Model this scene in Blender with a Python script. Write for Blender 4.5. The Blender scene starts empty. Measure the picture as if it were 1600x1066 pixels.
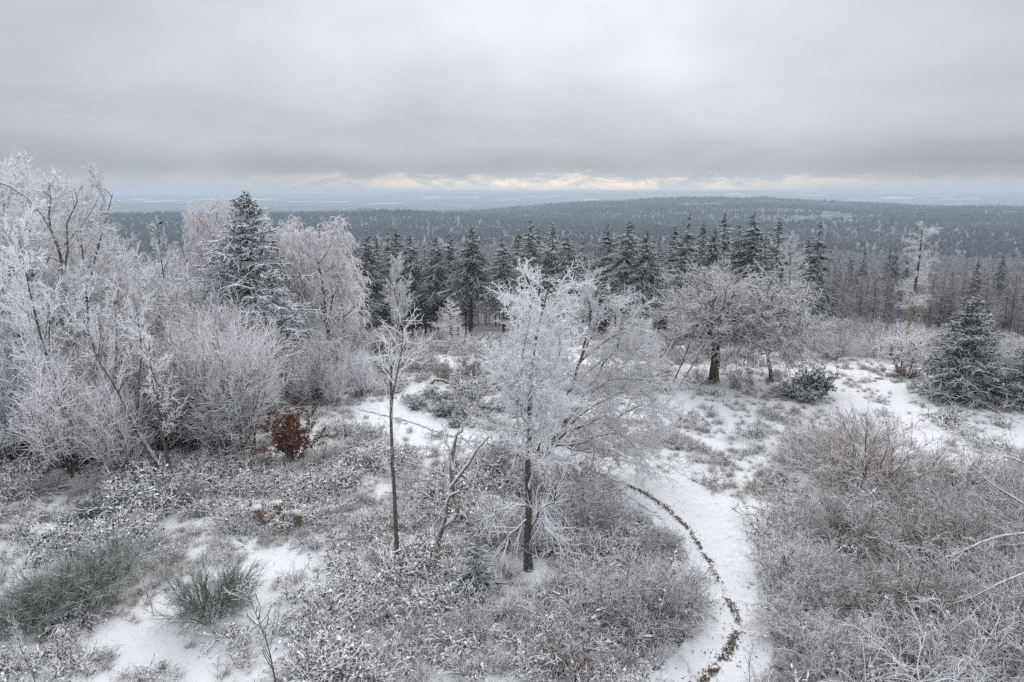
import bpy, bmesh, math, random
import numpy as np
from mathutils import Vector

SC = bpy.context.scene
COL = SC.collection
rad = math.radians

# ------------------------------------------------------------------ camera
CAMZ, PITCH, FPX = 15.0, rad(12.3), 1600 * 24.0 / 36.0
cam = bpy.data.objects.new('camera', bpy.data.cameras.new('camera'))
COL.objects.link(cam)
cam.location = (0, 0, CAMZ)
cam.rotation_euler = (rad(90) - PITCH, 0, 0)
cam.data.lens = 24
cam.data.sensor_width = 36
cam.data.clip_start = 0.1
cam.data.clip_end = 90000
SC.camera = cam

# ------------------------------------------------------------------ sky, sun, exposure
SUN_EL, SUN_AZ = rad(34), rad(4)          # azimuth clockwise from +Y (the view direction)
W = bpy.data.worlds.new('World'); SC.world = W; W.use_nodes = True
nt = W.node_tree; nt.nodes.clear()


def N(tree, typ, **kw):
    n = tree.nodes.new(typ)
    for k, v in kw.items():
        if k.startswith('i_'):
            key = k[2:]
            n.inputs[int(key) if key.isdigit() else key].default_value = v
        else:
            setattr(n, k, v)
    return n


def M2(tree, op, a, b=None, c=None):
    n = tree.nodes.new('ShaderNodeMath'); n.operation = op
    for i, v in enumerate((a, b, c)):
        if v is None: continue
        if isinstance(v, (int, float)): n.inputs[i].default_value = v
        else: tree.links.new(v, n.inputs[i])
    return n.outputs[0]


def smooth(tree, v, lo, hi, a=0.0, b=1.0):
    n = tree.nodes.new('ShaderNodeMapRange'); n.interpolation_type = 'SMOOTHSTEP'
    tree.links.new(v, n.inputs[0])
    for i, q in enumerate((lo, hi, a, b)): n.inputs[i + 1].default_value = q
    return n.outputs[0]


def ramp(tree, v, stops):
    n = tree.nodes.new('ShaderNodeValToRGB'); e = n.color_ramp.elements
    while len(e) < len(stops): e.new(0.5)
    for q, (p, c) in zip(e, stops):
        q.position = p; q.color = (c[0], c[1], c[2], 1)
    tree.links.new(v, n.inputs[0])
    return n.outputs[0]


def mixc(tree, f, a, b, mode='MIX'):
    n = tree.nodes.new('ShaderNodeMix'); n.data_type = 'RGBA'; n.blend_type = mode
    for s, v in ((n.inputs[0], f), (n.inputs[6], a), (n.inputs[7], b)):
        if isinstance(v, (int, float)): s.default_value = v
        elif isinstance(v, tuple): s.default_value = (v[0], v[1], v[2], 1)
        else: tree.links.new(v, s)
    return n.outputs[2]


def build_sky():
    t = nt
    tc = N(t, 'ShaderNodeTexCoord')
    sep = N(t, 'ShaderNodeSeparateXYZ'); t.links.new(tc.outputs['Generated'], sep.inputs[0])
    X, Y, Z = sep.outputs
    az = M2(t, 'ARCTAN2', X, Y)
    zc = M2(t, 'MAXIMUM', Z, 0.0)
    # clouds on a high layer, drawn out by the perspective of the layer
    k = M2(t, 'ADD', zc, 0.22)
    u = M2(t, 'DIVIDE', X, k); v = M2(t, 'DIVIDE', Y, k)
    comb = N(t, 'ShaderNodeCombineXYZ'); t.links.new(u, comb.inputs[0]); t.links.new(v, comb.inputs[1])
    n1 = N(t, 'ShaderNodeTexNoise', i_Scale=1.1, i_Detail=5.0, i_Roughness=0.5, i_Distortion=0.4)
    t.links.new(comb.outputs[0], n1.inputs['Vector'])
    n2 = N(t, 'ShaderNodeTexNoise', i_Scale=3.2, i_Detail=4.0, i_Roughness=0.55)
    t.links.new(tc.outputs['Generated'], n2.inputs['Vector'])
    n3 = N(t, 'ShaderNodeTexNoise', i_Scale=15.0, i_Detail=8.0, i_Roughness=0.72, i_Distortion=0.4)
    mp = N(t, 'ShaderNodeMapping'); mp.inputs['Scale'].default_value = (1, 1, 3.4)
    t.links.new(tc.outputs['Generated'], mp.inputs[0]); t.links.new(mp.outputs[0], n3.inputs['Vector'])
    # base of the cloud deck: darker low down, brighter towards the zenith
    grad = ramp(t, zc, [(0.0, (0.45, 0.475, 0.51)), (0.014, (0.45, 0.475, 0.51)), (0.034, (0.375, 0.40, 0.44)),
                        (0.07, (0.455, 0.48, 0.525)), (0.15, (0.525, 0.55, 0.59)), (0.30, (0.515, 0.54, 0.585)),
                        (0.6, (0.98, 1.01, 1.06)), (1.0, (1.24, 1.27, 1.32))])
    a = M2(t, 'MULTIPLY_ADD', n1.outputs[0], 0.62, 0.69)
    b = M2(t, 'MULTIPLY_ADD', n2.outputs[0], 0.30, 0.85)
    m = M2(t, 'MULTIPLY', a, b)
    # the sun's glow through the deck
    def glow(azd, eld, s_az, s_el, amp):
        d1 = M2(t, 'DIVIDE', M2(t, 'SUBTRACT', az, rad(azd)), rad(s_az))
        el = M2(t, 'ARCSINE', Z)
        d2 = M2(t, 'DIVIDE', M2(t, 'SUBTRACT', el, rad(eld)), rad(s_el))
        q = M2(t, 'ADD', M2(t, 'MULTIPLY', d1, d1), M2(t, 'MULTIPLY', d2, d2))
        e = M2(t, 'POWER', 2.71828, M2(t, 'MULTIPLY', q, -1.0))
        return M2(t, 'MULTIPLY', M2(t, 'MULTIPLY', e, amp), M2(t, 'MULTIPLY_ADD', n2.outputs[0], 1.6, 0.2))
    g = M2(t, 'ADD', glow(3, 24, 24, 17, 0.42), glow(13.5, 9.5, 6.5, 7, 0.30))
    g = M2(t, 'ADD', g, glow(-4, 14.8, 11, 5.0, 0.50))
    m = M2(t, 'ADD', m, g)
    vg = N(t, 'ShaderNodeVectorMath', operation='SCALE'); t.links.new(grad, vg.inputs[0]); t.links.new(m, vg.inputs['Scale'])
    # the clear slot under the ragged edge of the deck, warm where the sun is behind it
    edge = M2(t, 'MULTIPLY_ADD', n3.outputs[0], 0.060, -0.0115)
    slot = smooth(t, M2(t, 'SUBTRACT', edge, Z), -0.008, 0.012)
    azw = M2(t, 'DIVIDE', M2(t, 'SUBTRACT', az, rad(5.5)), rad(15))
    warm = M2(t, 'POWER', 2.71828, M2(t, 'MULTIPLY', M2(t, 'MULTIPLY', azw, azw), -1.0))
    lit = smooth(t, n3.outputs[0], 0.38, 0.62)
    cold = mixc(t, warm, (0.50, 0.515, 0.54), (0.78, 0.75, 0.70))
    hot = mixc(t, M2(t, 'MULTIPLY', warm, lit), cold, (1.15, 0.98, 0.78))
    cl = mixc(t, slot, vg.outputs[0], hot)
    sky = N(t, 'ShaderNodeTexSky', sky_type='NISHITA', sun_disc=False, sun_elevation=SUN_EL, sun_rotation=SUN_AZ)
    b1 = N(t, 'ShaderNodeBackground', i_Strength=0.08); t.links.new(sky.outputs[0], b1.inputs[0])
    b2 = N(t, 'ShaderNodeBackground', i_Strength=1.0); t.links.new(cl, b2.inputs[0])
    mx = N(t, 'ShaderNodeMixShader', i_0=0.97)
    t.links.new(b1.outputs[0], mx.inputs[1]); t.links.new(b2.outputs[0], mx.inputs[2])
    o = N(t, 'ShaderNodeOutputWorld'); t.links.new(mx.outputs[0], o.inputs[0])


build_sky()
sl = bpy.data.lights.new('sun', 'SUN'); sl.energy = 1.5; sl.angle = rad(40); sl.color = (1, 0.96, 0.9)
sun = bpy.data.objects.new('sun', sl); COL.objects.link(sun)
sd = Vector((math.sin(SUN_AZ) * math.cos(SUN_EL), math.cos(SUN_AZ) * math.cos(SUN_EL), math.sin(SUN_EL)))
sun.rotation_euler = sd.to_track_quat('Z', 'Y').to_euler()
sun.location = sd * 100
SC.view_settings.view_transform = 'Standard'
SC.view_settings.look = 'None'
SC.view_settings.exposure = 0.10
SC.view_settings.gamma = 1.0
SC.view_settings.use_curve_mapping = False
cy = SC.cycles
cy.max_bounces = 6; cy.diffuse_bounces = 5; cy.glossy_bounces = 1; cy.transmission_bounces = 3; cy.volume_bounces = 1
cy.transparent_max_bounces = 4
cy.use_denoising = False
try:
    cy.denoiser = 'OPENIMAGEDENOISE'; cy.denoising_prefilter = 'ACCURATE'
except Exception:
    pass
cy.use_adaptive_sampling = False

# ------------------------------------------------------------------ small maths
_rs = np.random.RandomState(11)
_LAT = _rs.rand(256, 256)


def vnoise(x, y, s, seed=0):
    x = np.asarray(x, float) / s + seed * 17.31; y = np.asarray(y, float) / s + seed * 9.77
    xi = np.floor(x).astype(int); yi = np.floor(y).astype(int)
    fx = x - xi; fy = y - yi
    fx = fx * fx * (3 - 2 * fx); fy = fy * fy * (3 - 2 * fy)
    g = lambda i, j: _LAT[i % 256, j % 256]
    return (g(xi, yi) * (1 - fx) + g(xi + 1, yi) * fx) * (1 - fy) + (g(xi, yi + 1) * (1 - fx) + g(xi + 1, yi + 1) * fx) * fy - 0.5


def fbm(x, y, s, o=4, seed=0):
    r = 0; a = 1
    for i in range(o):
        r = r + a * vnoise(x, y, s / 2 ** i, seed + i); a *= 0.5
    return r


def ray(px, py):
    u = (px - 800) / FPX; v = (533 - py) / FPX
    return np.array([u, math.cos(PITCH) + math.sin(PITCH) * v, -math.sin(PITCH) + math.cos(PITCH) * v])


AZ_PX = np.array([-2600, 100, 450, 700, 830, 950, 1060, 1170, 1300, 1450, 1600, 4000])
AZ = np.arctan2((AZ_PX - 800) / FPX, math.cos(PITCH) + math.sin(PITCH) * 0.2)
RK = np.array([0, 60, 75, 140, 250, 500, 900, 1500, 2200, 3000, 3900, 5000, 6500, 8500, 11000, 15000, 19000, 25000, 34000.])
_near = [0, 0, -1.3, -15, -32, -62, -92]
_far = np.array([
    # 1500 2200  3000  3900  5000  6500  8500 11000 15000 19000 25000 34000
    [-116, -108, -84, -125, -128, -118, -108, -118, -50, -70, -42, -50],
    [-116, -108, -84, -125, -128, -116, -104, -116, -50, -70, -42, -50],
    [-116, -108, -82, -124, -128, -112, -98, -108, -40, -60, -22, -50],
    [-116, -109, -84, -122, -126, -110, -96, -100, -14, -45, -8, -40],
    [-115, -110, -97, -100, -106, -112, -96, -98, 2, -40, -6, -40],
    [-114, -108, -90, -74, -62, -106, -96, -96, 16, -30, -2, -40],
    [-112, -104, -84, -58, -34, -98, -100, -96, 4, -34, -12, -40],
    [-112, -104, -84, -60, -38, -98, -100, -96, 8, -50, -16, -40],
    [-112, -104, -86, -68, -58, -100, -100, -100, -8, -60, -22, -40],
    [-112, -104, -90, -76, -70, -102, -100, -100, -18, -60, -24, -40],
    [-112, -104, -92, -80, -82, -106, -100, -100, 0, -62, -20, -40],
    [-112, -104, -92, -80, -82, -106, -100, -100, 0, -62, -20, -40]], float)
HT = np.concatenate([np.repeat([_near], len(AZ), 0), _far], 1)


def height(x, y):
    x = np.asarray(x, float); y = np.asarray(y, float)
    r = np.hypot(x, y); a = np.arctan2(x, np.maximum(y, -1e9))
    back = np.clip((np.abs(a) - 1.2) / 0.6, 0, 1)            # behind the camera the plateau goes on
    a = np.clip(a, AZ[0], AZ[-1])
    ai = np.clip(np.searchsorted(AZ, a) - 1, 0, len(AZ) - 2)
    fa = (a - AZ[ai]) / (AZ[ai + 1] - AZ[ai]); fa = fa * fa * (3 - 2 * fa)
    rr = np.clip(r - 5 * vnoise(x, y, 25, 3) * (r < 400), 0, RK[-1] - 1)
    ri = np.clip(np.searchsorted(RK, rr, side='right') - 1, 0, len(RK) - 2)
    fr = (rr - RK[ri]) / (RK[ri + 1] - RK[ri])
    fr = np.where(rr > 1500, fr * fr * (3 - 2 * fr), fr)
    h0 = HT[ai, ri] * (1 - fa) + HT[ai + 1, ri] * fa
    h1 = HT[ai, ri + 1] * (1 - fa) + HT[ai + 1, ri + 1] * fa
    h = h0 * (1 - fr) + h1 * fr
    h = h * (1 - back)
    und = 0.35 * fbm(x, y, 14, 3, 1) * np.clip(r / 20, 0, 1)
    big = np.clip((r - 300) / 2000, 0, 1) * fbm(x, y, 1400, 4, 5) * (10 + np.clip(r / 1000, 0, 20) * 2.4)
    big = big + np.clip((r - 1200) / 1500, 0, 1) * np.clip((7500 - r) / 2000, 0, 1) * fbm(x, y, 620, 3, 15) * 26
    return np.where(r > 400, np.minimum(h + und + big, 38 - 4 * np.exp(-np.abs(h + und + big) / 20)), h + und + big)


def gp(px, py):
    """ground point under a photo pixel"""
    d = ray(px, py); t = -CAMZ / min(d[2], -0.02)
    for _ in range(30):
        x, y = d[0] * t, d[1] * t
        z = CAMZ + d[2] * t
        t += (float(height(x, y)) - z) / min(d[2], -0.05) * 0.7
    return np.array([d[0] * t, d[1] * t, float(height(d[0] * t, d[1] * t))])


def top(px, py, D):
    """point on a pixel's ray at forward distance D -> (x, y, ground z, height above ground)"""
    d = ray(px, py); t = D / d[1]
    x, y, z = d[0] * t, d[1] * t, CAMZ + d[2] * t
    g = float(height(x, y))
    return x, y, g, z - g


def at(px, py, Y):
    d = ray(px, py); t = Y / d[1]
    return np.array([d[0] * t, d[1] * t, CAMZ + d[2] * t])


# ------------------------------------------------------------------ materials
def newmat(name):
    m = bpy.data.materials.new(name); m.use_nodes = True
    t = m.node_tree; b = t.nodes['Principled BSDF']
    b.inputs['Roughness'].default_value = 0.85
    try: b.inputs['Specular IOR Level'].default_value = 0.25
    except KeyError: pass
    return m, t, b


def frost_mat(name, bark, frost, lo, hi, nscale=6.0, namp=0.8, bark2=None, vary=0.12, world=False):
    """bark or leaf with rime / snow lying on whatever faces the sky"""
    m, t, b = newmat(name)
    geo = N(t, 'ShaderNodeNewGeometry')
    sep = N(t, 'ShaderNodeSeparateXYZ'); t.links.new(geo.outputs['Normal'], sep.inputs[0])
    tc = N(t, 'ShaderNodeTexCoord')
    nz = N(t, 'ShaderNodeTexNoise', i_Scale=nscale, i_Detail=3.0, i_Roughness=0.6)
    t.links.new(geo.outputs['Position'] if world else tc.outputs['Object'], nz.inputs['Vector'])
    s = M2(t, 'ADD', sep.outputs[2], M2(t, 'MULTIPLY_ADD', nz.outputs[0], 2 * namp, -namp))
    f = smooth(t, s, lo, hi)
    oi = N(t, 'ShaderNodeObjectInfo')
    b2 = bark2 or tuple(c * 1.6 for c in bark)
    nb = N(t, 'ShaderNodeTexNoise', i_Scale=nscale * 2.7, i_Detail=2.0)
    t.links.new(geo.outputs['Position'] if world else tc.outputs['Object'], nb.inputs['Vector'])
    bc = mixc(t, smooth(t, nb.outputs[0], 0.35, 0.65), bark, b2)
    c = mixc(t, f, bc, frost)
    hv = N(t, 'ShaderNodeHueSaturation')
    t.links.new(c, hv.inputs['Color'])
    t.links.new(M2(t, 'MULTIPLY_ADD', oi.outputs['Random'], 2 * vary, 1 - vary), hv.inputs['Value'])
    t.links.new(hv.outputs[0], b.inputs['Base Color'])
    return m


MAT = {}
FROST = (0.90, 0.905, 0.925)
MAT['bark'] = frost_mat('bark_rimed', (0.050, 0.043, 0.034), (0.70, 0.71, 0.74), 0.0, 0.75, 5, 0.75, (0.13, 0.12, 0.09))
MAT['limb'] = frost_mat('limb_rimed', (0.10, 0.088, 0.07), (0.76, 0.77, 0.80), -0.6, 0.5, 5, 0.9, (0.16, 0.145, 0.12))
MAT['bark_pale'] = frost_mat('bark_birch', (0.16, 0.15, 0.13), (0.66, 0.67, 0.70), 0.1, 0.8, 5, 0.6, (0.06, 0.05, 0.045))
MAT['twig'] = frost_mat('twig_rimed', (0.13, 0.115, 0.105), FROST, -1.15, -0.3, 3, 0.7)
MAT['twig_grey'] = frost_mat('twig_grey_rimed', (0.10, 0.087, 0.08), (0.86, 0.865, 0.885), -0.38, 0.5, 3, 0.75)
MAT['twig_pink'] = frost_mat('twig_pink_rimed', (0.36, 0.31, 0.305), (0.90, 0.885, 0.905), -1.2, -0.2, 3, 0.7)
MAT['twig_red'] = frost_mat('twig_reddish', (0.15, 0.10, 0.09), (0.80, 0.78, 0.80), -0.3, 0.7, 3, 0.75)
MAT['larch'] = frost_mat('twig_larch', (0.17, 0.135, 0.125), (0.52, 0.49, 0.50), -0.4, 0.8, 0.5, 0.8)
MAT['larch_bark'] = frost_mat('bark_larch', (0.065, 0.055, 0.048), (0.4, 0.4, 0.42), 0.5, 1.1, 2, 0.4)
MAT['dead_wood'] = frost_mat('wood_dead', (0.34, 0.28, 0.19), (0.72, 0.73, 0.76), 0.3, 0.9, 3, 0.5, (0.16, 0.13, 0.09))
MAT['grey_wood'] = frost_mat('wood_grey', (0.11, 0.095, 0.078), (0.78, 0.79, 0.82), -0.1, 0.5, 4, 0.6, (0.20, 0.17, 0.13))
MAT['cut_wood'] = frost_mat('wood_cut', (0.27, 0.17, 0.09), (0.8, 0.81, 0.84), 0.35, 0.95, 9, 0.6, (0.09, 0.065, 0.05))
MAT['spruce'] = frost_mat('needles_spruce', (0.055, 0.064, 0.052), (0.62, 0.64, 0.65), -0.2, 0.95, 0.9, 0.8, (0.10, 0.11, 0.092))
MAT['spruce_near'] = frost_mat('needles_snowy', (0.020, 0.034, 0.022), (0.82, 0.84, 0.87), -0.2, 0.85, 1.4, 0.9, (0.042, 0.058, 0.042))
MAT['spruce_rimed'] = frost_mat('needles_rimed', (0.045, 0.055, 0.045), (0.84, 0.86, 0.89), -0.55, 0.6, 1.2, 0.9, (0.08, 0.092, 0.08))
MAT['spruce_far'] = frost_mat('needles_far', (0.020, 0.026, 0.020), (0.40, 0.42, 0.43), 0.05, 1.1, 0.8, 0.55, (0.04, 0.046, 0.036))
MAT['broom'] = frost_mat('broom_stems', (0.055, 0.075, 0.055), (0.66, 0.70, 0.70), -0.2, 1.0, 3, 0.8, (0.09, 0.11, 0.08))
MAT['leaf'] = frost_mat('leaf_snowy', (0.035, 0.034, 0.022), (0.90, 0.905, 0.92), 0.05, 0.5, 4, 0.65, (0.075, 0.062, 0.042), world=True)
MAT['leaf_green'] = frost_mat('leaf_evergreen', (0.022, 0.034, 0.020), (0.82, 0.83, 0.86), 0.05, 0.75, 4, 0.6, (0.045, 0.055, 0.03))
MAT['leaf_brown'] = frost_mat('leaf_beech', (0.12, 0.042, 0.022), (0.74, 0.72, 0.74), 0.75, 1.15, 6, 0.5, (0.22, 0.085, 0.042))
MAT['litter'] = frost_mat('leaf_litter', (0.16, 0.10, 0.06), (0.78, 0.78, 0.8), 0.98, 1.4, 6, 0.4, (0.07, 0.05, 0.035), world=True)
MAT['grass'] = frost_mat('grass_dry', (0.30, 0.235, 0.16), (0.78, 0.78, 0.80), -0.1, 0.7, 3, 0.8, (0.18, 0.14, 0.09), world=True)
MAT['heath'] = frost_mat('heath_stems', (0.07, 0.055, 0.045), (0.88, 0.88, 0.90), -0.5, 0.25, 3, 0.7, (0.12, 0.09, 0.07), world=True)
MAT['rock'] = frost_mat('stone', (0.16, 0.13, 0.09), (0.8, 0.81, 0.84), 0.3, 0.7, 3, 0.3)
MAT['forest'] = frost_mat('forest_far', (0.045, 0.048, 0.051), (0.20, 0.208, 0.225), 0.0, 1.3, 0.0045, 1.1, (0.10, 0.095, 0.092), vary=0.2, world=True)


def plain(name, col, rough=0.8):
    m, t, b = newmat(name)
    b.inputs['Base Color'].default_value = (*col, 1); b.inputs['Roughness'].default_value = rough
    return m


def snow_mat(name, dirt=0.0, dirt_scale=3.0, dirt_col=(0.20, 0.16, 0.115), litter=False):
    m, t, b = newmat(name)
    geo = N(t, 'ShaderNodeNewGeometry'); P = geo.outputs['Position']
    n1 = N(t, 'ShaderNodeTexNoise', i_Scale=dirt_scale, i_Detail=6.0, i_Roughness=0.7); t.links.new(P, n1.inputs['Vector'])
    n2 = N(t, 'ShaderNodeTexNoise', i_Scale=0.22, i_Detail=3.0); t.links.new(P, n2.inputs['Vector'])
    s = M2(t, 'ADD', n1.outputs[0], M2(t, 'MULTIPLY_ADD', n2.outputs[0], 0.5, -0.25))
    f = smooth(t, s, 0.62 - dirt, 0.74 - dirt)
    n3 = N(t, 'ShaderNodeTexNoise', i_Scale=11.0, i_Detail=4.0); t.links.new(P, n3.inputs['Vector'])
    dc = mixc(t, n3.outputs[0], dirt_col, tuple(c * 0.45 for c in dirt_col))
    c = mixc(t, f, (0.75, 0.765, 0.79), dc)
    if litter:
        at_ = N(t, 'ShaderNodeAttribute', attribute_name='litter')
        c = mixc(t, M2(t, 'MULTIPLY', at_.outputs['Fac'], smooth(t, n3.outputs[0], 0.30, 0.55)), c, (0.055, 0.045, 0.032))  # litter colour, with the shade of the bramble gaps painted in
    t.links.new(c, b.inputs['Base Color'])
    bp = N(t, 'ShaderNodeBump', i_Strength=0.9, i_Distance=0.16)
    n4 = N(t, 'ShaderNodeTexNoise', i_Scale=2.2, i_Detail=7.0, i_Roughness=0.62); t.links.new(P, n4.inputs['Vector'])
    t.links.new(n4.outputs[0], bp.inputs['Height']); t.links.new(bp.outputs[0], b.inputs['Normal'])
    b.inputs['Roughness'].default_value = 0.7
    return m


MAT['snow'] = plain('snow', (0.82, 0.83, 0.855), 0.7)
MAT['ground'] = snow_mat('ground_snow', 0.03, 2.6, litter=True)
MAT['path'] = snow_mat('path_snow', -0.09, 3.5)


def hills_mat():
    m, t, b = newmat('hills_forest')
    geo = N(t, 'ShaderNodeNewGeometry'); P = geo.outputs['Position']
    ns = [N(t, 'ShaderNodeTexNoise', i_Scale=s, i_Detail=d, i_Roughness=0.65) for s, d in ((0.0011, 4.0), (0.012, 4.0), (0.10, 2.0))]
    for n in ns: t.links.new(P, n.inputs['Vector'])
    c = mixc(t, smooth(t, ns[2].outputs[0], 0.35, 0.7), (0.05, 0.05, 0.05), (0.14, 0.14, 0.145))
    c = mixc(t, smooth(t, ns[1].outputs[0], 0.45, 0.68), c, (0.24, 0.245, 0.26))
    # open snowy fields, only far out where the farmland is
    vl = N(t, 'ShaderNodeVectorMath', operation='LENGTH'); t.links.new(P, vl.inputs[0])
    farm = smooth(t, vl.outputs['Value'], 5500, 9000)
    vor = N(t, 'ShaderNodeTexVoronoi', i_Scale=0.0022); t.links.new(P, vor.inputs['Vector'])
    sepc = N(t, 'ShaderNodeSeparateColor'); t.links.new(vor.outputs['Color'], sepc.inputs[0])
    fld = M2(t, 'MULTIPLY', smooth(t, ns[0].outputs[0], 0.53, 0.60), M2(t, 'GREATER_THAN', sepc.outputs[0], 0.62))
    c = mixc(t, M2(t, 'MULTIPLY', fld, farm), c, (0.75, 0.76, 0.78))
    t.links.new(c, b.inputs['Base Color'])
    return m


MAT['hills'] = hills_mat()


# ------------------------------------------------------------------ mesh building
class Buf:
    def __init__(s): s.v = []; s.q = []; s.t = []; s.n = 0

    def add(s, v, q=None, t=None):
        s.v.append(np.asarray(v, np.float32).reshape(-1, 3))
        if q is not None and len(q): s.q.append(np.asarray(q, np.int64) + s.n)
        if t is not None and len(t): s.t.append(np.asarray(t, np.int64) + s.n)
        s.n += len(s.v[-1])
        return s

    def mesh(s, name, mat, smooth_=True):
        v = np.concatenate(s.v) if s.v else np.zeros((0, 3), np.float32)
        q = np.concatenate(s.q) if s.q else np.zeros((0, 4), np.int64)
        t = np.concatenate(s.t) if s.t else np.zeros((0, 3), np.int64)
        me = bpy.data.meshes.new(name)
        me.vertices.add(len(v)); me.vertices.foreach_set('co', v.ravel())
        me.loops.add(q.size + t.size)
        me.loops.foreach_set('vertex_index', np.concatenate([q.ravel(), t.ravel()]).astype(np.int32))
        me.polygons.add(len(q) + len(t))
        st = np.concatenate([np.arange(len(q)) * 4, q.size + np.arange(len(t)) * 3]).astype(np.int32)
        me.polygons.foreach_set('loop_start', st)
        me.polygons.foreach_set('use_smooth', np.full(len(st), smooth_))
        me.update(calc_edges=True); me.validate()
        me.materials.append(mat)
        return me


def tubes(buf, P, R, S=3, cap=False):
    P = np.asarray(P, float); R = np.asarray(R, float)
    n, K = P.shape[:2]
    if n == 0: return buf
    T = np.empty_like(P)
    T[:, 1:-1] = P[:, 2:] - P[:, :-2]; T[:, 0] = P[:, 1] - P[:, 0]; T[:, -1] = P[:, -1] - P[:, -2]
    T /= np.linalg.norm(T, axis=2, keepdims=True) + 1e-9
    t0 = P[:, -1] - P[:, 0]; ax = np.argmin(np.abs(t0), 1)
    ref = np.zeros((n, 1, 3)); ref[np.arange(n), 0, ax] = 1
    U = ref - (ref * T).sum(2, keepdims=True) * T
    U /= np.linalg.norm(U, axis=2, keepdims=True) + 1e-9
    V = np.cross(T, U)
    a = np.arange(S) * 2 * math.pi / S
    ring = P[:, :, None] + R[:, :, None, None] * (np.cos(a)[None, None, :, None] * U[:, :, None] + np.sin(a)[None, None, :, None] * V[:, :, None])
    i, k, s = np.meshgrid(np.arange(n), np.arange(K - 1), np.arange(S), indexing='ij')
    b = i * K * S + k * S; s2 = (s + 1) % S
    q = np.stack([b + s, b + s2, b + S + s2, b + S + s], -1).reshape(-1, 4)
    vv = ring.reshape(-1, 3)
    if cap:
        tris = []
        c0 = len(vv); ex = P[:, -1]
        vv = np.concatenate([vv, ex])
        for j in range(n):
            for w in range(S): tris.append((j * K * S + (K - 1) * S + w, j * K * S + (K - 1) * S + (w + 1) % S, c0 + j))
        return buf.add(vv, q, tris)
    return buf.add(vv, q)


def nrm(v): return v / (np.linalg.norm(v, axis=-1, keepdims=True) + 1e-9)


def grow(rng, p0, d0, L, K, wob=0.15, up=0.0, out=None):
    n = len(p0); P = np.empty((n, K, 3)); P[:, 0] = p0
    d = nrm(np.asarray(d0, float)); st = (np.asarray(L) / (K - 1))[:, None]
    up = np.broadcast_to(np.asarray(up, float), (n,))
    for k in range(1, K):
        d = d + wob * rng.randn(n, 3); d[:, 2] += up
        d = nrm(d); P[:, k] = P[:, k - 1] + d * st
    return P


def spawn(rng, P, R, n, t=(0.2, 1.0), ang=(45, 12), ratio=0.5, taper=0.5, vary=0.3, K=4, wob=0.15, up=0.0,
          rr=0.6, rmin=0.008, rmax=9.0, flat=0.0, Labs=None, upbias=0.0):
    """children along every parent polyline"""
    m, KP = P.shape[:2]
    idx = np.repeat(np.arange(m), n); c = len(idx)
    # stratified positions
    tt = t[0] + (t[1] - t[0]) * ((np.tile(np.arange(n), m) + rng.rand(c)) / n)
    f = tt * (KP - 1); k = np.minimum(f.astype(int), KP - 2); f = (f - k)[:, None]
    p0 = P[idx, k] * (1 - f) + P[idx, k + 1] * f
    tan = nrm(P[idx, k + 1] - P[idx, k])
    r0 = R[idx, k] * (1 - f[:, 0]) + R[idx, k + 1] * f[:, 0]
    q = rng.randn(c, 3); q[:, 2] = q[:, 2] * (1 - flat) + upbias
    perp = nrm(q - (q * tan).sum(1, keepdims=True) * tan)
    a = np.radians(np.clip(ang[0] + ang[1] * rng.randn(c), 5, 120))[:, None]
    d = np.cos(a) * tan + np.sin(a) * perp
    plen = np.linalg.norm(np.diff(P, axis=1), axis=2).sum(1)[idx]
    L = (plen * ratio if Labs is None else np.full(c, Labs)) * (1 - taper * tt) * (1 + vary * (2 * rng.rand(c) - 1))
    C = grow(rng, p0, d, L, K, wob, up)
    rs = np.clip(r0 * rr, rmin, rmax)
    Rr = rs[:, None] * np.linspace(1, 0.45, K)[None]
    return C, np.maximum(Rr, rmin * 0.7)


def one(pts, r0, r1):
    P = np.asarray(pts, float)[None]
    return P, np.linspace(r0, r1, P.shape[1])[None]


def resample(pts, K):
    pts = np.asarray(pts, float)
    s = np.concatenate([[0], np.cumsum(np.linalg.norm(np.diff(pts, axis=0), axis=1))])
    q = np.linspace(0, s[-1], K)
    return np.stack([np.interp(q, s, pts[:, i]) for i in range(3)], 1)


# ------------------------------------------------------------------ scene objects
def link(name, me, parent=None, **props):
    o = bpy.data.objects.new(name, me); COL.objects.link(o)
    if parent: o.parent = parent
    for k, v in props.items(): o[k] = v
    return o


def thing(name, label, cat, loc, rz=0.0, group=None, scale=1.0):
    o = bpy.data.objects.new(name, None); COL.objects.link(o)
    o.location = tuple(float(q) for q in loc); o.rotation_euler = (0, 0, rz)
    o.scale = (scale,) * 3 if isinstance(scale, (int, float)) else scale
    o.empty_display_size = 0.3
    o['label'] = label; o['category'] = cat
    if group: o['group'] = group
    return o


class Proto:
    """a plant's parts, ready to be set out many times with shared mesh data"""
    def __init__(s, name, cat, parts, H): s.name = name; s.cat = cat; s.parts = parts; s.H = H

    def put(s, x, y, label, h=None, rz=None, group=None, sx=1.0, name=None, cat=None, sink=0.05, tilt=None):
        k = (h / s.H) if h else 1.0
        z = float(height(x, y)) - sink
        t = thing(name or s.name, label, cat or s.cat, (x, y, z), RNG.uniform(0, 6.28) if rz is None else rz, group, (k * sx, k * sx, k))
        if tilt: t.rotation_euler = (tilt[0], tilt[1], t.rotation_euler[2])
        for pn, me in s.parts: link(pn, me, t)
        return t


RNG = random.Random(5)


def rot(az): return np.array([math.cos(az), math.sin(az), 0.0])


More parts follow.
